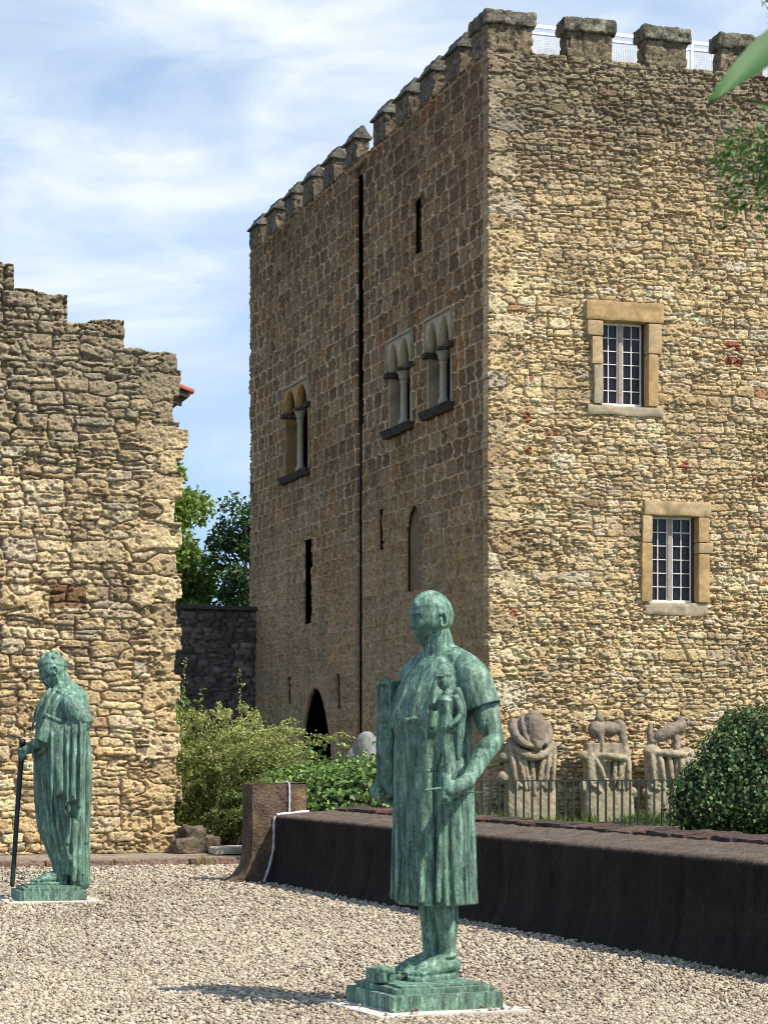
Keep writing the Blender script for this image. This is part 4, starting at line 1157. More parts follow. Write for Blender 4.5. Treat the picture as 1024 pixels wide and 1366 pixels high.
# back fall of the cloak, to the ground
for k, (x, y) in enumerate(((.18, .16), (.10, .23), (.22, .10), (0., .25), (-.12, .22), (.245, .03))):
    B.tube([(x * .9, y * .72, 1.74), (x * 1.05, y * 1.02, 1.4), (x * 1.06, y * 1.06, .9), (x, y * .96, .42 if k % 2 else .05)], [.03, .034, .034, .028], 10)
B.tube([(.02, .21, .0), (.04, .21, .4), (.04, .2, .8)], [.07, .07, .06], 14)
B.tube([(.14, .12, .02), (.15, .14, .4), (.16, .16, .8)], [.045, .05, .05], 14)
# shoulders, cloak edge
B.tube([(0, .08, 1.85), (.14, .07, 1.81), (.25, .06, 1.68)], [.09, .10, .10], 16); B.tube([(0, .08, 1.85), (-.14, .07, 1.81), (-.25, .05, 1.68)], [.09, .10, .10], 16)
for pts in ([(.06, -.10, 1.90), (.19, -.04, 1.88), (.30, .09, 1.76), (.34, .17, 1.5)], [(-.10, -.19, 1.66), (.06, -.245, 1.54), (.20, -.22, 1.50), (.30, -.1, 1.50)], [(-.20, -.18, 1.52), (.0, -.265, 1.36), (.18, -.235, 1.28), (.28, -.12, 1.40)]): B.tube(pts, [.008, .018, .020, .014], 10)
for pts in ([(.05, -.10, 1.94), (.10, -.21, 1.78), (.06, -.27, 1.58)], [(-.02, -.10, 1.93), (-.03, -.23, 1.74), (-.05, -.28, 1.5)], [(.14, -.06, 1.93), (.2, -.15, 1.78), (.2, -.2, 1.62)], [(-.1, -.08, 1.92), (-.14, -.2, 1.7), (-.16, -.22, 1.45)]): B.tube(pts, [.008, .014, .010], 8)
# neck + head bowed
B.tube([(0, .05, 1.86), (0, .025, 1.98), (0, -.04, 2.07)], [.10, .080, .080], 18)
head(B, (0, -.085, 2.10), R(-6), R(20), True, .010, 1.04)
for k in range(26):     # curls
    t = random.uniform(0, 6.283); ph = random.uniform(.15, 1.3)
    q = Vector((.112 * math.cos(t) * math.cos(ph), .125 * math.sin(t) * math.cos(ph) + .03, .165 * math.sin(ph)))
    if (q.y < -.06 and q.z < .1) or q.z < .07: continue
    q = Matrix.Rotation(R(24), 3, 'X') @ q; B.ell((q.x, q.y - .09, q.z + 2.105), (.026, .026, .020), nu=8, nv=6)
# left (near) arm: upper arm under cloak, forearm level, hand forward
A0 = Vector((.27, .06, 1.76)); A1 = Vector((.330, .17, 1.58)); A2 = Vector((.25, -.10, 1.45)); A3 = Vector((.17, -.27, 1.365))
B.tube([tuple(A0), tuple(A0 + (A1 - A0) * .6 + Vector((.02, 0, 0))), tuple(A1), tuple(A2), tuple(A3)], [.105, .11, .095, .085, .052], 18)
hand(B, tuple(A3), tuple(A3 + Vector((-.02, -.055, -.03))), (-.15, -.8, -.55), (-.5, .1, -.6), (.35, .4, .45, .5), 1, 1.2)
# drapery hanging from the forearm
g3 = np.random.default_rng(8)
ax_ = np.array((A2 - A1).normalized()); ax_[2] = 0; ax_ /= np.linalg.norm(ax_); nx_ = np.array((-ax_[1], ax_[0], 0)) * -1
mid_ = np.array((A1 + A2) / 2)
def cloth(B, half, thick, ztop, zbot, seed, n, off, slant, amp):
    g = np.random.default_rng(seed); t = np.linspace(0, 2 * np.pi, 160, endpoint=False); ph = g.uniform(0, 6.28, 3); rg = []
    for q in np.linspace(0, 1, 18):
        z = ztop + (zbot - ztop) * q; w = half * (1 - .30 * q); u = np.cos(t) * w
        th = thick * (np.sign(np.sin(t)) * np.abs(np.sin(t)) ** .6)
        fo = amp * min(1, .25 + q * 2) * (np.abs(np.sin(n * (np.cos(t) + .15 * np.sin(4 * np.cos(t) + ph[0])) + ph[1])) ** .45 - .6)
        P = mid_[None] + np.array(off)[None] * min(1, .35 + q * 5) + u[:, None] * ax_[None] + (th + fo)[:, None] * nx_[None]
        P[:, 2] = z - (u * .48) * (1 - .6 * q) + slant * q * np.cos(t) + (.05 * q * np.sin(n * np.cos(t) * 1.3 + ph[2]))
        rg.append(P)
    B.loft(rg)
sgn = 1 if nx_[0] > 0 else -1
nx_ = nx_ * sgn
cloth(B, .20, .040, 1.585, .86, 3, 6, (.06, -.01, 0), .10, .075)
cloth(B, .15, .035, 1.575, .70, 5, 5, (.030, .02, 0), .06, .06)
for k in range(5):
    u_ = -.14 + .28 * k / 4; p = mid_ + ax_ * u_ + nx_ * .10
    B.tube([(p[0] - .05, p[1], 1.585 - u_ * .48), (p[0] + .005, p[1], 1.45 - u_ * .4), (p[0] + .002, p[1], 1.05 - .05 * (k % 3)), (p[0] - .01, p[1], .90 - .06 * (k % 3))], [.010, .013, .014, .010], 8)
for k in range(8): B.ell((.24 + g3.uniform(-.03, .03), .05 + g3.uniform(-.10, .08), g3.uniform(.68, .86)), (.03, .03, .04), nu=8, nv=6)
# torn lower hems
for k in range(7): B.ell((.12 + g3.uniform(-.08, .1), .14 + g3.uniform(-.10, .10), g3.uniform(.12, .5)), (.03, .03, .05), nu=8, nv=6)
# right arm to the cane
B.tube([(-.27, .04, 1.74), (-.33, .06, 1.5), (-.20, -.18, 1.38), (-.05, -.31, 1.33)], [.10, .09, .075, .046], 16)
hand(B, (-.05, -.31, 1.33), (-.02, -.365, 1.33), (.4, -.6, -.5), (.3, .6, -.5), (.8, .85, .9, .95), -1, 1.2)
# bare shins and feet
for x, y, yw in ((.09, -.03, R(6)), (-.10, .07, R(-8))):
    B.tube([(x, y + .02, .42), (x, y + .03, .22), (x, y + .01, .06)], [.085, .068, .055], 16)
    foot(B, x, y, yw, 1.42)
B.build('robed_figure', M_BRONZE, S2, .0072, ROT2, 1, .003, 18.)
T = Blob(); T.box((.13, -.115, -.26), (.305, .105, 0), Matrix.Translation((.01, -.065, 1.615)) @ Matrix.Rotation(R(-23), 4, 'X')); T.box((.12, -.125, -.02), (.318, .115, .008), Matrix.Translation((.01, -.065, 1.615)) @ Matrix.Rotation(R(-23), 4, 'X'))
T.build('scroll_board', M_BRONZE, S2, .008, ROT2, 1, .002, 20.)
Cn = Blob(); Cn.tube([(.0, -.375, 1.40), (.01, -.42, .8), (.02, -.475, .0)], [.030, .026, .024], 12); Cn.tube([(-.03, -.37, 1.40), (.035, -.385, 1.39)], [.028, .03], 10)
Cn.build('cane', M_CANE, S2, .007, ROT2, 1, .002, 20.)

# ================================================================== WEATHERED SCULPTURES + FENCE
def sculp_col(tone):
    def f(co):
        n = fbm3(co * 4, 4, 3); s_ = fbm3(co * np.array((7., 7., 1.5)), 4, 6)
        grey = sstep(1.45, 1.8, co[:, 2] + .5 * (n - .5))[:, None] * .7
        c = np.array(tone) * (.62 + .7 * n)[:, None] * (.75 + .5 * s_)[:, None]
        c = c * (1 - grey) + np.array((.165, .135, .11)) * (.6 + .8 * n)[:, None] * grey
        moss = sstep(.45, .05, co[:, 2] + .5 * (s_ - .5))[:, None] * .35
        return c * (1 - moss) + np.array((.20, .19, .10)) * moss
    return f
def slab_body(B, hw, top, depth=.16, taper=.06, chin=0.):
    """upright slab with flowing drapery sides"""
    rings = []
    for z in np.linspace(0, top, 48):
        w = hw * (1.0 - taper * sstep(.9, top, z)) * (1 + .03 * math.sin(z * 5))
        t = np.linspace(0, 2 * np.pi, 260, endpoint=False)
        x = np.sign(np.cos(t)) * np.abs(np.cos(t)) ** .45 * w; y = np.sign(np.sin(t)) * np.abs(np.sin(t)) ** .6 * depth
        fo = .030 * (np.abs(np.sin(x * 15 + 1.4 * math.sin(z * 2.2))) ** .6 - .4) * sstep(.7, 1.1, z) * (np.sin(t) < 0)
        cut = .13 * np.exp(-((np.abs(x - .02) - .085) / .045) ** 2) * sstep(.66, .80, z) * sstep(1.42, 1.34, z) * (np.sin(t) < 0)
        rings.append(np.stack([x, y - fo + cut, np.full(260, z)], 1))
    B.loft(rings)
def sculpture(t, label, kind, tone):
    p = CORNER + U * t - W * .62
    o = thing('stone_sculpture', label, 'sculpture', p, 'weathered stone sculptures behind the iron fence')
    B = Blob()
    if kind == 0:
        slab_body(B, .53, 1.62, .17, .12)
        # figure doubled over, hair and arms falling forward
        B.ell((0, -.04, 1.86), (.37, .30, .38)); B.ell((.03, -.27, 1.86), (.24, .22, .42)); B.ell((.05, -.34, 1.62), (.13, .12, .2))
        B.tube([(-.32, -.05, 2.02), (-.36, -.2, 1.82), (-.27, -.34, 1.62), (-.08, -.36, 1.54)], [.12, .10, .08, .06], 12)
        B.tube([(.36, -.05, 2.0), (.36, -.2, 1.80), (.24, -.34, 1.60)], [.11, .10, .07], 12)
        B.tube([(-.20, -.22, 2.12), (-.22, -.34, 1.85), (-.16, -.38, 1.64)], [.04, .05, .04], 10)
        B.tube([(-.44, -.12, 1.68), (-.28, -.22, 1.44), (.0, -.27, 1.34), (.28, -.22, 1.44), (.46, -.12, 1.62)], [.07, .09, .10, .09, .07], 12)   # sling of cloth
        for x0, x1 in ((-.48, -.36), (-.38, -.16), (-.25, -.08), (.30, .10), (.40, .26), (.5, .40)): B.tube([(x0, -.14, 1.6), ((x0 + x1) / 2, -.2, 1.2), (x1, -.18, .7)], [.05, .055, .035], 10)
        B.tube([(.0, -.14, 1.3), (.0, -.17, .95), (.02, -.16, .6)], [.06, .06, .05], 10)
        B.ell((-.56, -.05, .95), (.14, .10, .13)); B.ell((-.52, -.06, 1.35), (.13, .1, .12))
    elif kind == 1:
        slab_body(B, .52, 1.62, .16, .10)
        B.ell((-.2, -.05, 1.90), (.20, .16, .20)); B.ell((.05, -.06, 1.92), (.28, .15, .14)); B.ell((.28, -.06, 1.96), (.14, .12, .16)); B.ell((-.16, -.08, 2.12), (.10, .10, .10))
        B.tube([(-.20, -.1, 1.9), (-.15, -.14, 1.62), (-.13, -.15, 1.35)], [.09, .06, .05], 10)
        B.tube([(.30, -.1, 1.9), (.34, -.12, 1.65), (.36, -.12, 1.3)], [.09, .08, .08], 10)
        B.tube([(-.35, -.05, 1.62), (-.40, -.1, 1.3), (-.42, -.12, .8)], [.08, .09, .08], 10)
        B.tube([(-.26, -.14, 1.36), (.0, -.26, 1.34), (.28, -.24, 1.30)], [.05, .08, .07], 12)
        for x0, x1 in ((-.30, -.10), (.12, .04), (.25, .16), (.42, .36)): B.tube([(x0, -.14, 1.3), ((x0 + x1) / 2, -.2, 1.05), (x1, -.17, .7)], [.05, .05, .035], 10)
        B.ell((-.52, -.05, 1.38), (.12, .09, .10)); B.ell((.52, -.05, .62), (.10, .1, .12)); B.ell((-.54, -.05, .75), (.10, .08, .14))
    else:
        slab_body(B, .46, 1.50, .16, .08)
        # big bird, head sunk to the right, wing folded
        B.ell((.06, -.12, 1.86), (.40, .17, .15), Matrix.Rotation(R(-27), 4, 'Y')); B.ell((.32, -.1, 1.98), (.15, .13, .19)); B.ell((.26, -.12, 2.14), (.13, .08, .05))
        B.tube([(-.30, -.05, 1.55), (-.33, -.06, 1.85), (-.31, -.06, 2.02)], [.09, .07, .04], 10)
        B.tube([(-.30, -.1, 1.66), (-.05, -.18, 1.72), (.2, -.18, 1.85)], [.06, .05, .04], 10)
        B.tube([(.22, -.14, 1.72), (.20, -.18, 1.5)], [.09, .07], 10); B.ell((-.32, -.1, 1.46), (.20, .12, .14))
        B.tube([(-.2, -.16, 1.42), (.05, -.22, 1.40), (.35, -.18, 1.38)], [.07, .08, .07], 12)
        for x0, x1 in ((-.36, -.34), (-.18, -.12), (.02, .06), (.30, .26), (.42, .40)): B.tube([(x0, -.14, 1.4), ((x0 + x1) / 2, -.2, 1.1), (x1, -.17, .7)], [.06, .055, .04], 10)
        B.ell((.52, -.03, 1.35), (.16, .08, .2)); B.ell((-.42, -.06, .62), (.14, .1, .12))
    for k in range(10): B.ell((random.uniform(-.38, .38), -.17, random.uniform(.62, .9)), (.05, .05, .05), nu=8, nv=6)
    tilt = Matrix.Rotation(YAW, 4, 'Z') @ Matrix.Rotation(R(-6), 4, 'X')
    B.build('carved_stone', M_SCULPT, o, .0135, tilt, 2, .014, 16., sculp_col(tone))
sculpture(.70, 'weathered stone sculpture of a bent over rounded figure, nearest the tower corner', 0, (.31, .25, .175))
sculpture(2.38, 'weathered stone sculpture topped by a crouching animal with legs apart, between the other two', 1, (.33, .275, .19))
sculpture(3.66, 'weathered stone sculpture topped by a hunched bird, next to the ivy mound', 2, (.335, .28, .195))

fence = thing('iron_fence', 'dark green iron railing of thin upright bars in front of the stone sculptures', 'fence', CORNER - W * 2.2)
MF = frame((0, 0, 0), U, -W)
v, f, c = rough_box((-2.0, -.012, .89), (5.4, .012, .915), 0, .004, 2, 0, MF, (.1,) * 3, 0, 1); link('rail', mesh_np('rail', v, f, M_DARKMETAL, None), fence)
v, f, c = rough_box((-2.0, -.012, .08), (5.4, .012, .105), 0, .004, 2, 0, MF, (.1,) * 3, 0, 1); link('rail', mesh_np('rail', v, f, M_DARKMETAL, None), fence)
bv = rough_box((-.018, -.016, .0), (.018, .016, .89), 0, .003, 1, 0, MF, (.1,) * 3, 0, 1)
bme = mesh_np('baluster', bv[0], bv[1], M_DARKMETAL, None)
for k in range(44):
    b = link('baluster', bme, fence); b.location = U * (-1.95 + k * .17)

# pale boulder-like carving behind the ivy
bo = thing('pale_boulder', 'smooth pale grey lump of stone rising behind the ivy hedge near the tower corner', 'boulder', (-.42, 38, 0))
B = Blob(); B.tube([(0, 0, 0), (.02, 0, .8), (0, 0, 1.35)], [.55, .48, .36], 20); B.ell((-.05, -.05, 1.45), (.30, .3, .40)); B.ell((.30, 0, 1.48), (.32, .28, .30)); B.ell((.55, .02, 1.72), (.2, .16, .22)); B.ell((-.33, 0, 1.2), (.25, .25, .35))
B.build('stone_lump', M_SCULPT, bo, .03, Matrix.Translation((.16, 0, .22)) @ Matrix.Diagonal((.72, .72, .86, 1)), 2, .03, 4., lambda co: np.array((.25, .25, .25)) * (.3 + 1.1 * fbm3(co * 3.5, 4, 6))[:, None])

# ================================================================== FOLIAGE
def leaves(P, D, size, col, wid=.5, fold=.25, seed=0):
    """P base, D leaf axis; rhombic leaf of two creased triangles"""
    g = np.random.default_rng(seed); n = len(P)
    D = D / np.maximum(np.linalg.norm(D, axis=1, keepdims=True), 1e-9)
    r = g.normal(size=(n, 3)); S_ = np.cross(D, r); S_ /= np.maximum(np.linalg.norm(S_, axis=1, keepdims=True), 1e-9)
    Nn = np.cross(S_, D)
    L = size[:, None]
    mid = P + D * L * .45
    up = Nn * L * wid * fold
    V = np.stack([P, mid + S_ * L * wid * .5 + up, P + D * L, mid - S_ * L * wid * .5 + up], 1).reshape(-1, 3)
    i = np.arange(n)[:, None] * 4
    F = np.concatenate([i + np.array([[0, 1, 2]]), i + np.array([[0, 2, 3]])])
    return V, F, np.repeat(col, 4, 0)

def oriented_leaves(P, Nrm, size, col, wid=.9, seed=0, droop=.5):
    """leaf blades whose faces look along Nrm (ivy)"""
    g = np.random.default_rng(seed); n = len(P)
    Nn = Nrm + g.normal(0, .45, (n, 3)); Nn /= np.linalg.norm(Nn, axis=1, keepdims=True)
    d = np.tile(np.array((0, 0, -droop)), (n, 1)) + g.normal(0, .6, (n, 3)); d -= Nn * (d * Nn).sum(1, keepdims=True); d /= np.linalg.norm(d, axis=1, keepdims=True)
    s_ = np.cross(Nn, d); L = size[:, None]
    c0 = P
    V = np.stack([c0 - d * L * .42, c0 + s_ * L * wid * .5 - d * L * .12 - Nn * L * .10, c0 + s_ * L * wid * .28 + d * L * .2, c0 + d * L * .55 - Nn * L * .12, c0 - s_ * L * wid * .28 + d * L * .2, c0 - s_ * L * wid * .5 - d * L * .12 - Nn * L * .10], 1).reshape(-1, 3)
    i = np.arange(n)[:, None] * 6
    F = np.concatenate([i + np.array([[0, 1, 2, 3]]), i + np.array([[0, 3, 4, 5]])])
    return V, F, np.repeat(col, 6, 0)

def tint(n, pal, g, lo=.75, hi=1.25):
    pal = np.array(pal); return pal[g.integers(0, len(pal), n)] * g.uniform(lo, hi, (n, 1))

def stems_mesh(paths, r0, r1, name, mat, parent, n=5):
    V = []; F = []; o_ = 0
    for P in paths:
        m = len(P)
        for i, p in enumerate(P):
            t = Vector(P[min(i + 1, m - 1)]) - Vector(P[max(i - 1, 0)]); t.normalize(); e = t.orthogonal().normalized(); b = t.cross(e)
            r = r0 + (r1 - r0) * i / (m - 1)
            for k in range(n): V.append(tuple(Vector(p) + (e * math.cos(2 * math.pi * k / n) + b * math.sin(2 * math.pi * k / n)) * r))
        for i in range(m - 1):
            for k in range(n): F.append((o_ + i * n + k, o_ + i * n + (k + 1) % n, o_ + (i + 1) * n + (k + 1) % n, o_ + (i + 1) * n + k))
        o_ += m * n
    return link(name, mesh_np(name, np.array(V), np.array(F), mat, None, True), parent)

# arching shrub -------------------------------------------------------------
sh = thing('arching_shrub', 'large loose shrub with arching sprays of tiny leaves beside the end of the ruined wall', 'shrub', (-2.5, 34.4, 0))
g = np.random.default_rng(21)
paths = []; LP = []; LD = []
for k in range(420):
    bx, by = g.normal(0, .35), g.normal(0, .4)
    ang = g.uniform(-.9, .9) if g.random() < .72 else g.uniform(0, 6.28)
    reach = g.uniform(.25, 1.0) * (1.65 if math.cos(ang) > .3 else 1.0); hgt = g.uniform(1.0, 2.60) * (1 - (.30 if math.cos(ang) > .3 else .15) * reach)
    if reach > 1.4: hgt *= .85
    p = []
    for t in np.linspace(0, 1, 14):
        x = bx + math.cos(ang) * reach * t ** 1.3 * 1.05; y = by + math.sin(ang) * reach * .75 * t ** 1.3
        z = hgt * (1.75 * t - .95 * t ** 2.2) / .88
        p.append((x, y, max(z, .02)))
    paths.append(p)
    p = np.array(p)
    for s_ in np.linspace(.12, 1, int(46 + 30 * reach)):
        i = min(int(s_ * 13), 12); fr = s_ * 13 - i; q = p[i] * (1 - fr) + p[i + 1] * fr; d = p[i + 1] - p[i]; d /= np.linalg.norm(d)
        for _ in range(2):
            LP.append(q + g.normal(0, .022, 3)); LD.append(d * .5 + g.normal(0, .6, 3))
for k in range(9000):   # inner and low mass
    r = g.random() ** .5; th = g.uniform(0, 6.283); z = g.uniform(.05, 1.55)
    LP.append(np.array((r * math.cos(th) * 1.15 - .05 + .12, r * math.sin(th) * .75, z))); LD.append(g.normal(0, 1, 3) + np.array((.3, 0, .2)))
for (x, y, h, dx) in ((-.75, -.2, 2.95, -.12), (-.62, -.25, 2.9, .10), (.32, 0, 2.75, -.02)):
    p = [(x + dx * t * t, y, .3 + (h - .3) * t) for t in np.linspace(0, 1, 10)]; paths.append(p)
    for s_ in np.linspace(.45, 1, 60): LP.append(np.array((x + dx * s_ * s_, y, .3 + (h - .3) * s_)) + g.normal(0, .018, 3)); LD.append(g.normal(0, 1, 3) + np.array((0, 0, .8)))
LP = np.array(LP); LD = np.array(LD)
keepm = LP[:, 0] > -1.15; LP = LP[keepm]; LD = LD[keepm]
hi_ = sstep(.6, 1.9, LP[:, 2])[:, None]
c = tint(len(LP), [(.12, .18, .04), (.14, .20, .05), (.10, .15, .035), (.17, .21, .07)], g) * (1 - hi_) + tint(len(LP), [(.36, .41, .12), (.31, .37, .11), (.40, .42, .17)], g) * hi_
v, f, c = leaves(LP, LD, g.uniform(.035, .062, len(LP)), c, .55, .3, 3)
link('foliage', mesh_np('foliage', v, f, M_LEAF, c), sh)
stems_mesh(paths, .010, .003, 'stems', M_BARK, sh)

# bright leafy weed by the ruin's edge
wd = thing('leafy_weed', 'bright green leafy plant growing against the edge of the ruined wall above the shrub', 'plant', (-3.35, 34.9, 0))
g = np.random.default_rng(31); LP = []; paths = []
for k in range(40):
    x, y = g.normal(0, .16), g.normal(0, .12); h = g.uniform(1.5, 2.55); dx = g.uniform(-.1, .3)
    p = [(x + dx * t, y, h * t) for t in np.linspace(0, 1, 7)]; paths.append(p)
    for s_ in np.linspace(.45, 1, 26): LP.append(np.array((x + dx * s_, y, h * s_)) + g.normal(0, .05, 3))
LP = np.array(LP); v, f, c = leaves(LP, g.normal(0, 1, LP.shape) + np.array((0, 0, .3)), g.uniform(.07, .13, len(LP)), tint(len(LP), [(.12, .24, .05), (.10, .20, .04), (.16, .28, .07)], g), .5, .3, 4)
link('foliage', mesh_np('foliage', v, f, M_LEAF, c), wd); stems_mesh(paths, .012, .004, 'stems', M_BARK, wd)

# ivy masses ------------------------------------------------------------------
def ivy(name, label, loc, lobes, n, size, pal, seed, core_k=.82, shoots=0):
    o = thing(name, label, 'ivy', loc)
    g = np.random.default_rng(seed)
    P = []; Nn = []
    vol = np.array([l[1][0] * l[1][2] for l in lobes]); cnt = (n * vol / vol.sum()).astype(int)
    for (c_, r_), m in zip(lobes, cnt):
        d = g.normal(size=(m, 3)); d /= np.linalg.norm(d, axis=1, keepdims=True)
        rad = 1 - .28 * g.random(m) ** 1.5
        lump = .68 + .62 * fbm3(d * 3.2 + seed + np.array(c_), 4, seed)
        q = np.array(c_) + d * np.array(r_) * (rad * lump)[:, None]
        nn = d / np.array(r_); nn /= np.linalg.norm(nn, axis=1, keepdims=True)
        P.append(q); Nn.append(nn)
    P = np.concatenate(P); Nn = np.concatenate(Nn)
    # drop leaves buried in another lobe
    keep = P[:, 2] > .02
    for (c_, r_) in lobes:
        keep &= (((P - np.array(c_)) / np.array(r_)) ** 2).sum(1) > .42
    P, Nn = P[keep], Nn[keep]
    paths = []
    for k in range(shoots):
        i = g.integers(0, len(P)); 
        if Nn[i][2] < .3: continue
        h = g.uniform(.12, .4); dx, dy = g.normal(0, .12, 2)
        pp_ = [tuple(P[i] + np.array((dx * t, dy * t, h * t))) for t in np.linspace(0, 1, 5)]; paths.append(pp_)
        ex = np.array([np.array(pp_[-1]) * s_ + P[i] * (1 - s_) for s_ in np.linspace(.1, 1, 9)]) + g.normal(0, .03, (9, 3))
        P = np.concatenate([P, ex]); Nn = np.concatenate([Nn, g.normal(0, 1, (9, 3)) + np.array((0, -.5, .5))])
    up = sstep(.0, 1., Nn[:, 2])
    c = tint(len(P), pal, g, .7, 1.3)
    v, f, c = oriented_leaves(P, Nn, g.uniform(*size, len(P)), c, .95, seed)
    link('foliage', mesh_np('foliage', v, f, M_IVY, c), o)
    # inner lump, its near-black colour standing in for shade among the leaves
    B = Blob()
    for c_, r_ in lobes: B.ell(c_, tuple(x * .74 for x in r_), nu=20, nv=14)
    cm = mat_plain('ivy_shade_core', (.028, .030, .016), .95, 0, .1, 14., .5) if 'ivy_shade_core' not in bpy.data.materials else bpy.data.materials['ivy_shade_core']
    B.build('shade_core', cm, o, .06, None, 0, .06, 4.)
    return o
ivy('ivy_hedge', 'bright leafy ivy hedge behind the low wall between stone pier and nearer statue', (-.35, 28.9, 0),
    [((-.75, .1, .45), (.55, .6, .62)), ((-.25, 0, .62), (.60, .6, .66)), ((.25, 0, .80), (.6, .55, .62)), ((.75, .1, .7), (.5, .5, .6)), ((-.85, .9, .6), (.7, .6, .70)), ((-.2, 1.2, .75), (.8, .6, .68))], 12500, (.042, .082),
    [(.09, .17, .035), (.12, .21, .045), (.16, .26, .06), (.24, .33, .09), (.06, .12, .03)], 41, shoots=90)
ivy('ivy_mound', 'dark glossy ivy mound at the right edge in front of the tower wall', (6.3, 38.6, 0),
    [((-.75, 0, .55), (.75, .7, .80)), ((-.30, .1, 1.1), (.80, .7, .85)), ((.25, .2, 1.45), (.85, .8, .85)), ((1.1, .3, 1.40), (1.1, .9, 1.05)), ((-.15, .2, 1.75), (.45, .4, .5)), ((.2, -.1, .55), (1.2, .9, .8)), ((1.8, .2, .7), (1.2, 1., .9)), ((2.2, .4, 1.5), (1.1, .9, 1.0))], 24000, (.045, .088),
    [(.035, .075, .022), (.05, .105, .03), (.07, .14, .04), (.03, .06, .02), (.12, .20, .06)], 43, shoots=40)

# grass by the fence ------------------------------------------------------------
g = np.random.default_rng(51); n = 7000
t_ = g.uniform(-2.2, 5.2, n); w_ = g.uniform(.1, 2.4, n)
P = np.array(CORNER)[None] + np.array(U)[None] * t_[:, None] - np.array(W)[None] * w_[:, None]; P[:, 2] = .005
D = g.normal(0, .35, (n, 3)); D[:, 2] = 1
dens = fbm2(t_ * 1.6, w_ * 1.6, 3, 4)
sz_ = g.uniform(.06, .20, n) * (.15 + 1.7 * sstep(.45, .7, dens))
v, f, c = leaves(P, D, sz_, tint(n, [(.10, .17, .03), (.13, .20, .04), (.08, .13, .03), (.2, .22, .08)], g), .10, .2, 6)
gs = link('grass', mesh_np('grass', v, f, M_LEAF, c)); gs['kind'] = 'stuff'; gs['label'] = 'rough green grass around the stone sculptures'

# dry tuft at the kerb
tf = thing('grass_tuft', 'small dry straw coloured grass tuft at the kerb beside the stone pier', 'grass', (-2.28, 28.55, 0))
g = np.random.default_rng(88); n = 160
P = np.stack([g.normal(0, .07, n), g.normal(0, .03, n), np.zeros(n)], 1); D = g.normal(0, .45, (n, 3)); D[:, 2] = 1
v, f, c = leaves(P, D, g.uniform(.06, .20, n), tint(n, [(.42, .34, .19), (.36, .27, .14), (.30, .28, .12)], g), .07, .2, 9)
link('blades', mesh_np('blades', v, f, M_LEAF, c), tf)
# background trees ---------------------------------------------------------------
def tree(label, loc, H, crown, n, size, pal, seed):
    o = thing('broadleaf_tree', label, 'tree', loc, 'trees beyond the boundary wall')
    g = np.random.default_rng(seed)
    cz, rx, rz = crown
    paths = [[(0, 0, 0), (.05, 0, H * .25), (-.04, .05, H * .5), (.0, 0, H * .8)]]
    clumps = []
    for k in range(46):
        d = g.normal(size=3); d /= np.linalg.norm(d); r = g.uniform(.35, 1.) ** .6
        c_ = np.array((d[0] * rx * r, d[1] * rx * r, cz + d[2] * rz * r)); clumps.append(c_)
        h0 = np.clip(c_[2] - g.uniform(.5, 2), H * .2, H * .75)
        paths.append([(0, 0, h0), tuple(np.array((c_[0] * .5, c_[1] * .5, (h0 + c_[2]) / 2 + .1))), tuple(c_)])
    P = []; D = []; C = []
    for c_ in clumps:
        m = n // len(clumps); rr_ = g.uniform(.45, .95)
        d = g.normal(size=(m, 3)); d /= np.linalg.norm(d, axis=1, keepdims=True)
        q = c_ + d * (rr_ * g.random(m) ** .45)[:, None] * np.array((1, 1, .75))
        P.append(q); D.append(d * .6 + g.normal(0, .7, (m, 3)) - np.array((0, 0, .3))); C.append(tint(m, pal, g, .7, 1.25) * g.uniform(.8, 1.2))
    P = np.concatenate(P); D = np.concatenate(D); C = np.concatenate(C)
    v, f, c = leaves(P, D, g.uniform(*size, len(P)), C, .75, .25, seed)
    link('crown', mesh_np('crown', v, f, M_LEAF, c), o)
    tr = stems_mesh(paths[:1], .22, .07, 'trunk', M_BARK, o, 10)
    stems_mesh(paths[1:], .05, .015, 'branches', M_BARK, o, 5)
tree('light yellow green tree showing beside the ruined wall edge', (-7.7, 76, 0), 11.2, (7.0, 1.9, 4.3), 30000, (.12, .22), [(.17, .26, .045), (.22, .31, .06), (.13, .21, .035)], 61)
tree('dark green tree showing beside the far edge of the tower', (-4.35, 74, 0), 9.6, (5.6, 1.75, 4.2), 19000, (.11, .2), [(.04, .085, .02), (.055, .11, .028), (.035, .07, .02)], 63)

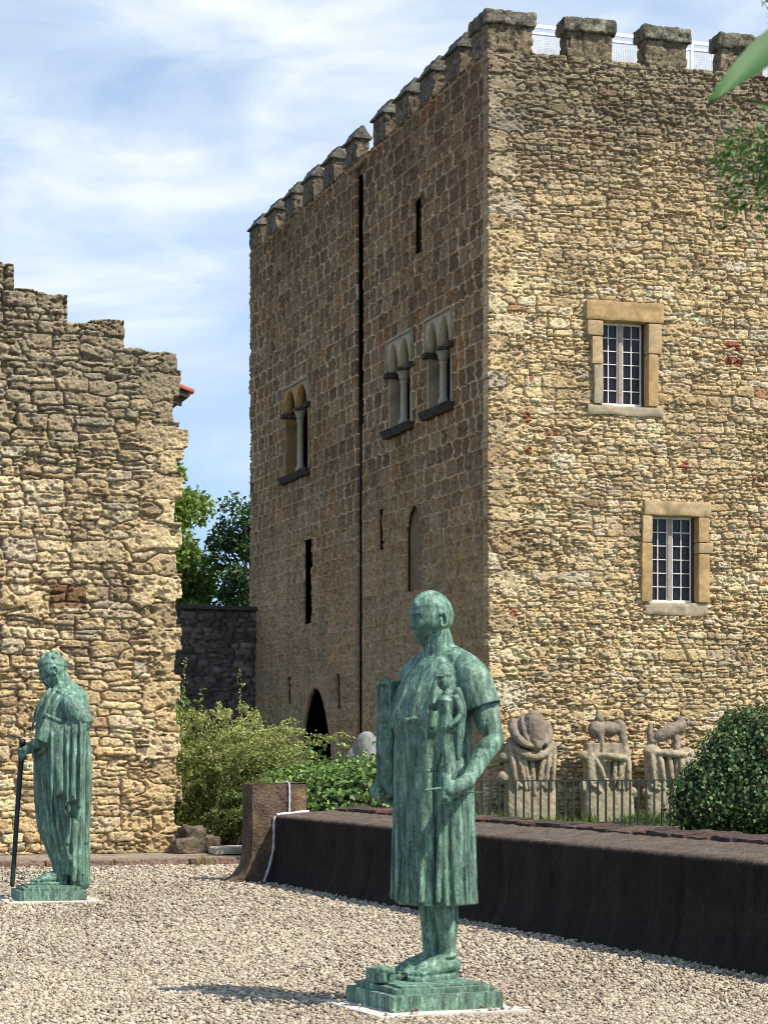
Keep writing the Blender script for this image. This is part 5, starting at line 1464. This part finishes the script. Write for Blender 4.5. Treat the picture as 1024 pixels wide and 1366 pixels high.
# near overhanging branch at the upper right ---------------------------------------
nb = thing('overhanging_tree', 'blurred green leaf and fine sprays of a near tree at the upper right corner', 'tree', (1.05, 1.9, 0))
stems_mesh([[(0, 0, 0), (-.02, 0, .9), (-.05, -.02, 1.6), (-.12, -.05, 2.25)], [(-.05, -.02, 1.55), (-.35, -.15, 1.88), (-.62, -.3, 1.93), (-.80, -.5, 1.915)], [(-.06, -.02, 1.6), (-.25, .3, 2.05), (-.42, .6, 2.24), (-.57, .72, 2.245)], [(-.1, -.04, 2.1), (-.2, .5, 2.3), (-.28, 1.2, 2.55)]], .03, .006, 'trunk', M_BARK, nb, 8)
def big_leaf(base, tip, width, normal, name, col, bend=.012):
    b = Vector(base); t = Vector(tip); d = (t - b); n = Vector(normal).normalized(); s_ = d.cross(n).normalized(); n = s_.cross(d).normalized()
    V = []; F = []; m = 18
    for i in range(m + 1):
        q = i / m; w = width * (math.sin(math.pi * min(q * .96 + .04, 1)) ** .75) * (1 - .25 * q) * .5
        for j, k in enumerate((-1, -.5, 0, .5, 1)):
            V.append(tuple(b + d * q + s_ * w * k + n * (abs(k) * width * .16 - bend * math.sin(math.pi * q) * -1)))
    for i in range(m):
        for j in range(4): F.append((i * 5 + j, i * 5 + j + 1, i * 5 + j + 6, i * 5 + j + 5))
    me = mesh_np(name, np.array(V), np.array(F), M_LEAF, np.tile(np.array(col), (len(V), 1)), True)
    return link(name, me, nb)
# tree-local coordinates: world minus (1.05, 1.9)
big_leaf((-.747, -.45, 1.988), (-.863, -.60, 1.871), .030, (-.2, -.9, .4), 'leaf', (.055, .13, .025), .004)
big_leaf((-.76, -.50, 1.858), (-.834, -.55, 1.891), .011, (-.2, -.9, .4), 'leaf', (.06, .14, .03))
g = np.random.default_rng(71); P = []; D = []
for k in range(26):     # fine drooping sprays, about 2.6 m away
    x0 = -.645 + g.uniform(0, .10); z0 = 1.935 - g.uniform(-.0, .03); L = g.uniform(.03, .11)
    for s_ in np.linspace(0, 1, 26):
        P.append(np.array((x0 - .02 * s_ + g.normal(0, .006), .72 + g.normal(0, .03), z0 - L * s_ + g.normal(0, .005) + .25 * 0))); D.append(np.array((-.5, 0, -.6)) + g.normal(0, .6, 3))
P = np.array(P)
P[:, 2] += .30
v, f, c = leaves(P, np.array(D), g.uniform(.007, .014, len(P)), tint(len(P), [(.08, .16, .025), (.10, .20, .04), (.06, .13, .025)], g), .4, .3, 7)
link('foliage', mesh_np('foliage', v, f, M_LEAF, c), nb)
P = []; D = []
for k in range(10):
    x0 = -.53 + g.uniform(0, .08); z0 = 2.48 + g.uniform(-.02, .05)
    for s_ in np.linspace(0, 1, 16): P.append(np.array((x0 - .03 * s_, 1.15 + g.normal(0, .03), z0 + .02 * s_ + g.normal(0, .006)))); D.append(np.array((-.8, 0, .5)) + g.normal(0, .6, 3))
v, f, c = leaves(np.array(P), np.array(D), g.uniform(.008, .016, len(P)), tint(len(P), [(.10, .14, .09), (.13, .16, .11)], g), .3, .3, 8)
link('foliage', mesh_np('foliage', v, f, M_LEAF, c), nb)

# ================================================================== LIGHT, SKY, CAMERA
SUN_AZ = R(-27)     # direction towards the sun in plan
SUN_EL = R(53)
sd = bpy.data.lights.new('sun', 'SUN'); sd.energy = 5.0; sd.angle = R(.5); sd.color = (1., .925, .80)
so = bpy.data.objects.new('sun', sd); COL.objects.link(so)
sv = Vector((math.cos(SUN_AZ) * math.cos(SUN_EL), math.sin(SUN_AZ) * math.cos(SUN_EL), math.sin(SUN_EL)))
so.rotation_euler = (-sv).to_track_quat('-Z', 'Y').to_euler(); so.location = (20, 0, 40)

w = bpy.data.worlds.new('World'); sc.world = w; w.use_nodes = True; nt = w.node_tree
bgn = nt.nodes['Background']
tc = nd(nt, 'ShaderNodeTexCoord')
# lift the look-up a little so that the low strip of sky seen here keeps its blue
vm = nd(nt, 'ShaderNodeVectorMath', operation='ADD'); vm.inputs[1].default_value = (0, 0, .20)
nt.links.new(tc.outputs['Generated'], vm.inputs[0])
vn = nd(nt, 'ShaderNodeVectorMath', operation='NORMALIZE'); nt.links.new(vm.outputs[0], vn.inputs[0])
sky = nd(nt, 'ShaderNodeTexSky', sky_type='NISHITA', sun_disc=False, sun_elevation=SUN_EL, sun_rotation=math.pi / 2 - SUN_AZ, air_density=1.0, dust_density=.6, ozone_density=1.6)
nt.links.new(vn.outputs[0], sky.inputs['Vector'])
mp = nd(nt, 'ShaderNodeMapping'); mp.inputs['Scale'].default_value = (5.5, 5.5, 17.); mp.inputs['Rotation'].default_value = (0, R(-9), 0); mp.inputs['Location'].default_value = (1.3, 0, .35)
nt.links.new(tc.outputs['Generated'], mp.inputs['Vector'])
cn = nd(nt, 'ShaderNodeTexNoise', i_Scale=1.3, i_Detail=8., i_Roughness=.55, i_Distortion=.5)
nt.links.new(mp.outputs[0], cn.inputs['Vector'])
cr = ramp(nt, [(.32, (.22,) * 3), (.50, (.50,) * 3), (.70, (1.,) * 3)], cn.outputs[0])
sx = nd(nt, 'ShaderNodeSeparateXYZ'); nt.links.new(tc.outputs['Generated'], sx.inputs[0])
fade = nd(nt, 'ShaderNodeMapRange', interpolation_type='SMOOTHSTEP'); fade.inputs[1].default_value = .30; fade.inputs[2].default_value = .62; fade.inputs[3].default_value = 1.; fade.inputs[4].default_value = .12
nt.links.new(sx.outputs['Z'], fade.inputs[0])
fm = nd(nt, 'ShaderNodeMath', operation='MULTIPLY'); nt.links.new(cr.outputs[0], fm.inputs[0]); nt.links.new(fade.outputs[0], fm.inputs[1])
sk_t = mix(nt, 'MULTIPLY', 1., sky.outputs[0], (1.52, 1.68, 1.72))
low_ = nd(nt, 'ShaderNodeMapRange', interpolation_type='SMOOTHSTEP'); low_.inputs[1].default_value = .06; low_.inputs[2].default_value = .20; low_.inputs[3].default_value = .38; low_.inputs[4].default_value = 1.
nt.links.new(sx.outputs['Z'], low_.inputs[0])
fl_ = nd(nt, 'ShaderNodeMath', operation='MULTIPLY'); nt.links.new(fm.outputs[0], fl_.inputs[0]); nt.links.new(low_.outputs[0], fl_.inputs[1])
cl = mix(nt, 'MIX', fl_.outputs[0], sk_t, (7.0, 7.5, 7.8))
nt.links.new(cl, bgn.inputs['Color']); bgn.inputs['Strength'].default_value = .11

cam = bpy.data.cameras.new('camera'); co_ = bpy.data.objects.new('camera', cam); COL.objects.link(co_)
co_.location = (0, 0, 1.5); co_.rotation_euler = (R(90), 0, 0)
cam.sensor_fit = 'HORIZONTAL'; cam.sensor_width = 36; cam.lens = 2994 / 1024 * 36; cam.shift_y = (1000 - 683) / 1024
cam.clip_start = .05; cam.clip_end = 3000
cam.dof.use_dof = True; cam.dof.focus_distance = 24; cam.dof.aperture_fstop = 38
sc.camera = co_
sc.view_settings.view_transform = 'Standard'; sc.view_settings.look = 'None'; sc.view_settings.gamma = 1; sc.view_settings.use_curve_mapping = False
sc.cycles.pixel_filter_type = 'BLACKMAN_HARRIS'; sc.cycles.filter_width = 1.05
sc.view_settings.exposure = .38
